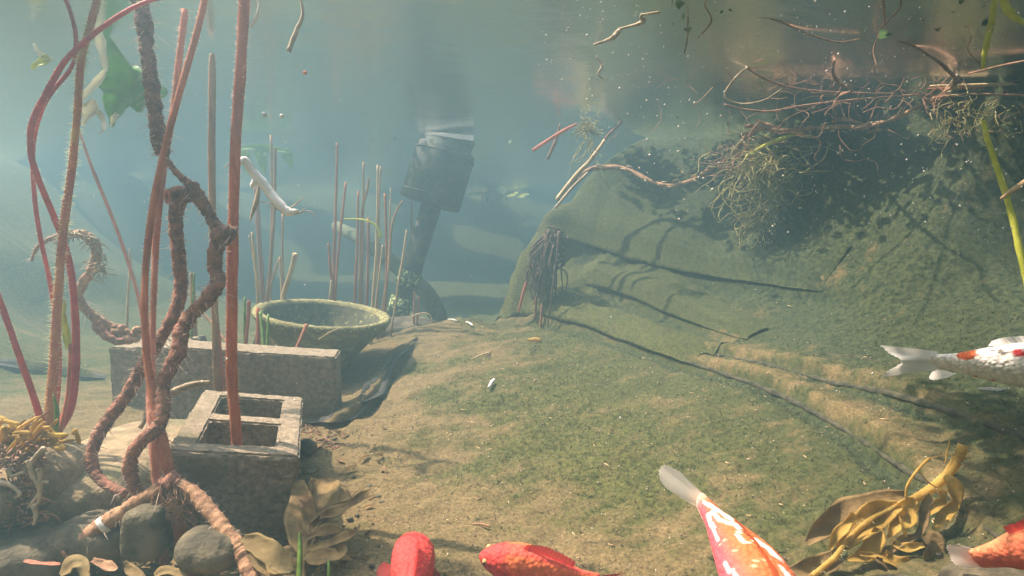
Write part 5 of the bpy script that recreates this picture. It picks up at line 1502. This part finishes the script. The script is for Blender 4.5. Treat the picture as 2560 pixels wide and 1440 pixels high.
def col_koi(s, a, p):
    u, v = proj(p)
    top = math.sin(a)
    c = mixc(RED * np.array([1, 1.6, 2.2]), np.array((.72, .17, .05)), sstep(.2, .95, top) * (1 - .4 * abs(s - .5)))
    if s > .93: c = mixc(c, np.array((.8, .55, .42)), (s - .93) * 12)
    k_ = min(seg_d(u, v, pl) for pl in wpat) / 5.0 + .7 * (nz(p, 110, 2) - .5)
    c = mixc(c, WHT, (1.0 - k_) * 3.5)
    if nz(p, 260, 5) > .80: c = mixc(c, np.array((.85, .7, .5)), .7)
    if top < -.35: c = mixc(c, WHT * .9, (-.35 - top) * 3)
    return c
ko = thing('koi', 'orange koi with white streaks seen from behind, pale tail toward the mound', 'fish', P(1850, 1430, .9), 'fish in the pond')
B = fish_body(so, UPO, .040, .043, col_koi, 90, 48)
mesh('body', B[0], B[1], M_FISH, ko, cols=B[2])
add_eyes(ko, B)
tf = lambda i, q, k_: np.array((.82, .80, .74)) * (.7 if k_ else 1) if q > .35 else mixc(np.array((.80, .60, .46)), np.array((.78, .74, .66)), q / .35)
addfin(ko, 'tail_fin', [P(1740, 1266, .97), P(1752, 1253, .965), P(1764, 1240, .97)], [P(1690, 1236, 1.0), P(1660, 1216, 1.02), P(1646, 1190, 1.03), P(1650, 1165, 1.03), P(1664, 1161, 1.02), P(1700, 1178, 1.0)], tf, 20, ripple=.0006)
addfin(ko, 'dorsal_fin', [c_ + u_ * h_ * .97 for c_, u_, h_ in zip(B[3][26:60:6], B[5][26:60:6], B[8][26:60:6])], [c_ + u_ * (h_ + .010) + np.array([-.012, .012, 0]) for c_, u_, h_ in zip(B[3][26:60:6], B[5][26:60:6], B[8][26:60:6])], lambda i, q, k_: np.array((.78, .25, .08)) * (.85 if k_ else 1), 12)
for sg in (1, -1):
    i_ = 24; p = B[3][i_] + sg * B[6][i_] * B[9][i_] * .9 - B[5][i_] * .012
    addfin(ko, 'pectoral_fin', [p, p + B[4][i_] * .015], [p + sg * B[6][i_] * .05 + B[4][i_] * .01, p + sg * B[6][i_] * .05 + B[4][i_] * .04, p + sg * B[6][i_] * .02 + B[4][i_] * .05], tf, 8)

# red fish seen from behind its head, lower edge
sr = [P(1036, 1338, 1.03), P(1036, 1362, 1.0), P(1032, 1410, .95), P(1026, 1470, .89), P(1015, 1560, .82)]
def col_red(s, a, p):
    return mixc(RED, np.array((.60, .045, .03)), .6 * nz(p, 70)) * (1.0 if nz(p, 200, 4) < .78 else 1.25)
kr = thing('goldfish', 'plain red goldfish seen nose-away with both side fins spread', 'fish', P(1020, 1440, .93), 'fish in the pond')
B = fish_body(sr, (.25, -.45, .85), .030, .0315, col_red)
B[0][:] = B[0]
mesh('body', B[0], B[1], M_FISH, kr, cols=B[2])
add_eyes(kr, B, .10, -.25)
rf = lambda i, q, k_: mixc(DRED, RED, .5 if k_ else 1) * (1 - .2 * q)
addfin(kr, 'pectoral_fin', [P(992, 1418, .955), P(988, 1440, .945)], [P(960, 1404, .96), P(944, 1418, .955), P(942, 1440, .945), P(960, 1462, .935)], rf, 12)
addfin(kr, 'pectoral_fin', [P(1070, 1412, .955), P(1072, 1440, .945)], [P(1090, 1424, .955), P(1102, 1440, .945), P(1090, 1460, .935)], rf, 10)
addfin(kr, 'gill_cover', [P(1008, 1352, .975), P(996, 1376, .962), P(990, 1398, .952)], [P(1002, 1352, .975), P(1006, 1378, .955), P(1000, 1398, .948)], lambda i, q, k_: DRED * .6, 8)
addfin(kr, 'dorsal_fin', [c_ + u_ * h_ * .97 for c_, u_, h_ in zip(B[3][34:60:5], B[5][34:60:5], B[8][34:60:5])], [c_ + u_ * (h_ + .012) for c_, u_, h_ in zip(B[3][34:60:5], B[5][34:60:5], B[8][34:60:5])], rf, 10)
addfin(kr, 'tail_fin', [P(1008, 1560, .82), P(1015, 1565, .82), P(1022, 1560, .82)], [P(980, 1640, .76), P(1010, 1620, .76), P(1040, 1640, .76)], rf, 12)

# orange-red goldfish in profile
sg_ = [P(1199, 1388, .965), P(1240, 1398, .962), P(1300, 1412, .958), P(1370, 1430, .95), P(1440, 1444, .94), P(1500, 1450, .93)]
def col_gold(s, a, p):
    top = math.sin(a)
    c = mixc(np.array((.70, .06, .05)), np.array((.78, .17, .06)), sstep(-.1, .75, top + .3 * (nz(p, 60) - .5)) * sstep(.15, .28, s))
    if s < .2: c = mixc(np.array((.62, .06, .05)), c, sstep(.16, .22, s))
    if top > .93: c = mixc(c, RED, .7)
    if .25 < s < .6 and abs(top - .12) < .16 and nz(p, 330, 3) > .68: c = np.array((.9, .75, .5))
    return c
kg = thing('goldfish', 'orange-red goldfish in profile with a dark red back fin, head to the left', 'fish', P(1320, 1470, .95), 'fish in the pond')
B = fish_body(sg_, (.02, -.42, .9), .037, .026, col_gold)
mesh('body', B[0], B[1], M_FISH, kg, cols=B[2])
add_eyes(kg, B, .062, .42, .0040)
addfin(kg, 'dorsal_fin', [c_ + u_ * h_ * .96 for c_, u_, h_ in zip(B[3][30:66:6], B[5][30:66:6], B[8][30:66:6])], [c_ + u_ * (h_ + e_) + np.array([.006, .004, 0]) for c_, u_, h_, e_ in zip(B[3][30:66:6], B[5][30:66:6], B[8][30:66:6], (.004, .010, .013, .013, .012, .008))], rf, 14)
addfin(kg, 'tail_fin', [P(1488, 1440, .93), P(1498, 1450, .93), P(1488, 1462, .93)], [P(1560, 1432, .925), P(1530, 1452, .925), P(1560, 1490, .925)], rf, 14)
addfin(kg, 'pectoral_fin', [P(1262, 1426, .945), P(1268, 1436, .94)], [P(1250, 1446, .935), P(1262, 1470, .925), P(1290, 1466, .925)], rf, 9)
addfin(kg, 'pelvic_fin', [P(1330, 1466, .94), P(1345, 1470, .94)], [P(1335, 1500, .93), P(1365, 1500, .93)], rf, 8)

# fish at the lower right corner
sc_ = [P(2900, 1330, .62), P(2780, 1348, .66), P(2660, 1366, .70), P(2540, 1378, .735), P(2440, 1396, .77)]
kc = thing('koi', 'orange koi at the lower right corner showing only tail and flank', 'fish', P(2500, 1440, .76), 'fish in the pond')
B = fish_body(sc_, (0, -.5, .86), .036, .034, lambda s, a, p: mixc(np.array((.74, .13, .08)), np.array((.80, .28, .13)), sstep(-.3, .8, math.sin(a)) * nz(p, 40) * 1.6))
mesh('body', B[0], B[1], M_FISH, kc, cols=B[2])
add_eyes(kc, B)
addfin(kc, 'tail_fin', [P(2470, 1380, .77), P(2440, 1398, .775), P(2470, 1415, .77)], [P(2400, 1364, .79), P(2366, 1362, .80), P(2372, 1385, .80), P(2385, 1410, .79), P(2420, 1420, .78)], lambda i, q, k_: mixc(np.array((.75, .25, .15)), np.array((.72, .62, .56)), q * 1.4 + (.1 if k_ else 0)), 16)
addfin(kc, 'dorsal_fin', [c_ + u_ * h_ * .96 for c_, u_, h_ in zip(B[3][26:60:6], B[5][26:60:6], B[8][26:60:6])], [c_ + u_ * (h_ + .01) for c_, u_, h_ in zip(B[3][26:60:6], B[5][26:60:6], B[8][26:60:6])], rf, 10)

# ------------------------------------------------------------------ floating plants added at the surface to shape sunlight
def shade_lily_pad(label, x, y, r, yaw, seed):
    q = np.random.default_rng(seed)
    n, rings = 48, 6
    v = [(x, y, SURF + .006)]; f = []
    for k_ in range(1, rings + 1):
        for i in range(n):
            a = yaw + .18 + (2 * math.pi - .36) * i / (n - 1)
            rr_ = r * k_ / rings * (1 + (.04 * math.sin(3 * a + seed) + .02 * math.sin(11 * a)) * k_ / rings)
            v.append((x + rr_ * math.cos(a), y + rr_ * math.sin(a), SURF + .006 + (.012 * (k_ / rings) ** 4) * (1 + .6 * math.sin(5 * a + seed))))
    for i in range(n - 1): f.append((0, 1 + i, 2 + i))
    for k_ in range(rings - 1):
        for i in range(n - 1):
            a = 1 + k_ * n + i; f.append((a, a + n, a + n + 1, a + 1))
    return mesh('shade_lily_pad', v, f, M_PAD, label=label, cat='lily pad', group='unseen lily pads added to shade the water')
PADS = [(-.52, .60, .10), (-.68, .90, .10), (-.84, 1.2, .10), (-.36, .85, .08), (-.1, 1.0, .09)]  # pads added out of view to shade bands beside the left beam
PADL = ['added lily pad nearest the viewer, left of the thick reed', 'added lily pad floating straight above the bristly lily stem', 'added lily pad farthest back above the lily stems', 'added lily pad above the knotted brown rhizome', 'added lily pad to the right of the thick orange-brown reed']
for i, (x_, y_, r_) in enumerate(PADS):
    shade_lily_pad(PADL[i], x_, y_, r_, i * 1.7, i)


def add_shade_mat(label, spots_, seed, leaf=.035, holes=.0):
    """floating mat of small leaves: added at the surface to block sunlight"""
    q = np.random.default_rng(seed)
    t = thing('shade_mat', label, 'floating plant', (spots_[0][0], spots_[0][1], SURF), 'floating plants added to block sunlight')
    g = Geo(); g2 = Geo()
    for x, y, rx, ry in spots_:
        for i in range(int(15000 * rx * ry) + 60):
            a = q.random() * 6.28; rr_ = math.sqrt(q.random()) * (1 + .32 * q.normal())
            px_, py_ = x + rx * rr_ * math.cos(a), y + ry * rr_ * math.sin(a)
            if vnoise(np.array([px_ * 8 + 60]), np.array([py_ * 8 + 60]), seed)[0] < holes: continue
            p = np.array([px_, py_, SURF + .006 + .03 * q.random()])
            d_ = q.random() * 6.28; e = np.array([math.cos(d_), math.sin(d_), .3 * q.normal()])
            L_ = leaf * (.6 + .8 * q.random())
            sd = np.array([-e[1], e[0], .2 * q.normal()]) * L_ * .42
            g.add((np.array([p - e * L_ * .5, p + sd, p + e * L_ * .5, p - sd]), [(0, 1, 2, 3)]))
        for i in range(2):
            b = np.array([x + rx * .5 * q.normal(), y + ry * .5 * q.normal(), SURF])
            g2.add(tube(smooth_path([b, b + np.array([q.normal() * .01, q.normal() * .01, -.03]), b + np.array([q.normal() * .03, q.normal() * .02, -.05 - .04 * q.random()])], 4), [.0014] * 8 + [.0005], 4))
    mesh('leaves', *g.vf(), M_PAD, t, kind='stuff', smooth=False)
    mesh('hanging_roots', *g2.vf(), M_ROOTB, t, kind='stuff')


def wedge(y, k_): return -.26 + k_ * (y - .1)
MATS = [('narrow floating leaf mat added for sun shafts above the crooked white twig', [(wedge(y_, .50), y_, .062 * (y_ - .1) + .01, .16) for y_ in (.3, .5, .7, .9, 1.1, 1.35)], .12),
        ('wide floating leaf mat added to shade the level straws and trailing roots', [(wedge(y_, k__), y_, .13 * (y_ - .1) + .02, .16) for y_ in (.45, .7, .95, 1.2, 1.45) for k__ in (.90, 1.12)], .18),
        ('dense floating leaf mat added to shade the bank and the yellow fibre ball', [(.78, 2.78, .26, .22), (1.08, 2.5, .28, .24), (1.38, 2.2, .28, .26), (1.65, 1.85, .28, .26), (.48, 3.05, .12, .16), (1.35, 2.75, .3, .25), (1.7, 2.35, .28, .28)], .16),
        ('far floating leaf mat added to shade the black pump from behind left', [(-.55, 3.42, .30, .24), (-.85, 3.5, .25, .22), (-.3, 3.55, .25, .2)], .12)]
for i, (lab, spots_, ho) in enumerate(MATS):  # added leaf mats block sun to leave shafts and shade bank and pump
    add_shade_mat(lab, spots_, 40 + i, .034, ho)

q = np.random.default_rng(5)
n_ = 90000
fx = q.uniform(-4.2, 4.2, n_); fy = q.uniform(4.4, 9.4, n_)
keep = (fy > 4.7 + .5 * fbm(fx, fx * 0 + 3, 1.1, 3, 1) - .12 * q.random(n_)) & (vnoise(fx * 2.2 + 40, fy * 2.2 + 40, 3) > .38)
fx, fy = fx[keep], fy[keep]; n_ = len(fx)
fa = q.random(n_) * 6.28; fl_ = .035 + .04 * q.random(n_)
e = np.stack([np.cos(fa), np.sin(fa), .12 * q.normal(size=n_)], 1) * fl_[:, None]
sdv = np.stack([-np.sin(fa), np.cos(fa), .12 * q.normal(size=n_)], 1) * (fl_ * .55)[:, None]
c0_ = np.stack([fx, fy, SURF + .018 + .03 * q.random(n_)], 1)
mesh('far_shade_leaves', np.stack([c0_ - e, c0_ + sdv, c0_ + e, c0_ - sdv], 1).reshape(-1, 3), np.arange(4 * n_).reshape(-1, 4), M_PAD, kind='stuff', smooth=False)  # leaf cover added over the far water to cut its sunlight

# ------------------------------------------------------------------ specks, grit, tufts, litter
def octa(p, r):
    v = np.array([(1, 0, 0), (-1, 0, 0), (0, 1, 0), (0, -1, 0), (0, 0, 1), (0, 0, -1)]) * np.asarray(r) + p
    return v, [(0, 2, 4), (2, 1, 4), (1, 3, 4), (3, 0, 4), (2, 0, 5), (1, 2, 5), (3, 1, 5), (0, 3, 5)]
q = np.random.default_rng(99); g = Geo()
for i in range(1000):
    z_ = q.random()
    if i < 850:
        u0, v0, d0 = 1350 + 1210 * q.random(), 640 * q.random() ** 1.2, q.uniform(.55, 1.25)
        if v0 > (u0 - 1250) * 1.1 + 60: continue
    else:
        u0, v0, d0 = 2560 * q.random(), 1100 * q.random(), q.uniform(.5, 1.1)
    px_ = .7 + 3.0 * q.random() ** 4
    p = P(u0, v0, d0)
    g.add(octa(p, px_ * d0 / FPX))
mesh('suspended_specks', *g.vf(), M_SPECK, kind='stuff', smooth=True)
for lab, (u0, v0, d0, r_) in {'small white bubble, left of two beside the thick reed': (660, 286, 1.1, 6), 'small white bubble, right of two beside the thick reed': (704, 290, 1.1, 5), 'small pinkish drifting speck above the two bubbles': (762, 182, 1.1, 5)}.items():
    p = P(u0, v0, d0)
    mesh('bubble', *blob(p, (r_ * d0 / FPX,) * 3, 3, .1, 10, 8), M_SPECK if 'bubble' in lab and 'pink' not in lab else M_STEMP, label=lab, cat='bubble' if 'pink' not in lab else 'speck')

xx = q.uniform(-.75, 1.15, 15000); yy = .82 + 1.5 * q.random(15000) ** 1.5
zz = terr(xx, yy)
alv = np.clip((xx - .15) * .9, 0, .85)
keep = q.random(15000) > alv
OV = np.array([(1, 0, 0), (-1, 0, 0), (0, 1, 0), (0, -1, 0), (0, 0, 1), (0, 0, -1)], float)
OF = np.array([(0, 2, 4), (2, 1, 4), (1, 3, 4), (3, 0, 4), (2, 0, 5), (1, 2, 5), (3, 1, 5), (0, 3, 5)])
xx, yy, zz = xx[keep], yy[keep], zz[keep]
n_ = len(xx)
rs = (.0006 + .0016 * q.random(n_) ** 3)[:, None, None] * (0.7 + .6 * q.random((n_, 1, 3)))
gvv = (OV[None] * rs + np.stack([xx, yy, zz + .003], 1)[:, None]).reshape(-1, 3)
gff = (OF[None] + 6 * np.arange(n_)[:, None, None]).reshape(-1, 3)
tone = np.repeat((.15 + .75 * q.random(n_) ** 2)[:, None] * np.array([[1, .82, .58]]), 6, 0)
mg = pm('grit', (.5, .5, .5), (.8, .8, .8), 60, 2, .8, 0, vcol=True)
mesh('grit', gvv, gff, mg, kind='stuff', smooth=False, cols=tone)

n0 = 160000
tx = q.uniform(-.5, 1.5, n0); ty = .9 + 2.1 * q.random(n0)
ix = np.clip(np.searchsorted(gx, tx), 0, nx - 1); iy = np.clip(np.searchsorted(gy, ty), 0, ny - 1)
am = al[iy, ix]
k_ = q.random(n0) < (am * 1.1 - .15) * (1 - .7 * np.clip((tx - .1) / .5, 0, 1) * np.clip((ty - 1.4) / .5, 0, 1))
tx, ty = tx[k_], ty[k_]; ix, iy = ix[k_], iy[k_]
tz = GZ[iy, ix] - .003
n_ = len(tx)
base = np.stack([gx[ix] + q.normal(size=n_) * .003, gy[iy] + q.normal(size=n_) * .003, tz], 1)
ang = q.random(n_) * 6.28
sd = np.stack([np.cos(ang), np.sin(ang), 0 * ang], 1) * (.0006 + .0010 * q.random(n_))[:, None]
tip = base + np.stack([q.normal(size=n_) * .006 + .004, q.normal(size=n_) * .006, .0045 + .006 * q.random(n_)], 1)
tv = np.stack([base - sd, base + sd, tip], 1).reshape(-1, 3)
tff = np.arange(3 * n_).reshape(-1, 3)
tone = np.repeat((.5 + .6 * q.random(n_))[:, None] * np.array([[1, 1, 1]]), 3, 0)
mt_ = pm('algae_tufts', (.035, .05, .02), (.13, .14, .06), 16, 5, .9, 0, vcol=True, transl=.2)
mesh('algae_tufts', tv, tff, mt_, kind='stuff', smooth=False, cols=tone)

# pale scraps on the mound
for lab, (u0, v0, du, dv_, w_), mt in [('small pale wood chip lying on the green mound', (1222, 976, 14, -20, 9), M_WHITE), ('thin pale straw lying on the upper mound', (1180, 904, 48, -17, 5), M_REEDL),
                                   ('orange leaf scrap near the top of the mound', (1322, 856, 30, 2, 13), M_LEAFY), ('thin white straw on the mound crest', (1120, 804, 22, 4, 4), M_WHITE), ('pale chip beside the white straw on the crest', (1166, 810, 16, 10, 5), M_WHITE),
                                   ('small grey curl of root on the silt behind the goldfish', (1182, 1322, 44, 8, 6), M_REED)]:
    a, b = ground(u0, v0), ground(u0 + du, v0 + dv_)
    lift = np.array([0, 0, .009])
    r_ = w_ / 2 * np.linalg.norm(a - CAM) / FPX
    mesh('plant_scrap', *tube(smooth_path([a + lift, (a + b) / 2 + lift * 1.3, b + lift], 4), [r_ * .8] * 4 + [r_] * 4 + [r_ * .6], 6, .1, 3), mt, label=lab, cat='plant scrap')
g = Geo()
for i in range(170):
    x_, y_ = q.uniform(-.8, .9), .85 + 1.9 * q.random()
    p = np.array([x_, y_, gz(x_, y_) + .006]); a = q.random() * 6.28; L_ = .003 + .008 * q.random() ** 2
    e = np.array([math.cos(a), math.sin(a), .1 * q.normal()]) * L_
    g.add(tube([p - e, p, p + e], [.0008, .0012, .0006], 4))
mesh('plant_litter', *g.vf(), M_REEDL, kind='stuff')
# twiggy litter by the torn liner edge
g = Geo()
for i in range(50):
    p0 = ground(q.uniform(750, 850), q.uniform(1060, 1140)) + np.array([0, 0, .004])
    a = q.random() * 6.28; e = np.array([math.cos(a), math.sin(a), .3 * q.random()]) * q.uniform(.01, .035)
    g.add(tube(smooth_path([p0, p0 + e * .5 + q.normal(size=3) * .004, p0 + e], 4), [.0014] * 8 + [.0006], 4))
mesh('twig_litter', *g.vf(), M_ROOTB, kind='stuff')

# loose pebbles and leaf bits round the blocks
g = Geo(); g2 = Geo()
for i in range(260):
    if i < 150: u0, v0 = q.uniform(735, 960), q.uniform(1070, 1430)
    else: u0, v0 = q.uniform(0, 720), q.uniform(1385, 1439)
    p0 = ground(u0, v0)
    r_ = .0025 + .006 * q.random() ** 3
    if i % 3: g.add(blob(p0 + np.array([0, 0, r_ * .4]), (r_, r_ * .8, r_ * .6), i, .3, 8, 6))
    else:
        a = q.random() * 6.28; e = np.array([math.cos(a), math.sin(a), .25 * q.normal()]) * (.006 + .012 * q.random())
        g2.add(ribbon([p0 - e + [0, 0, .006], p0 + [0, 0, .009], p0 + e + [0, 0, .007]], [.001, .004 + .003 * q.random(), .001], curl=.6, seed=i, across=4))
mesh('pebbles', *g.vf(), M_STONED, kind='stuff')
mesh('leaf_litter', *g2.vf(), M_LEAFD, kind='stuff')
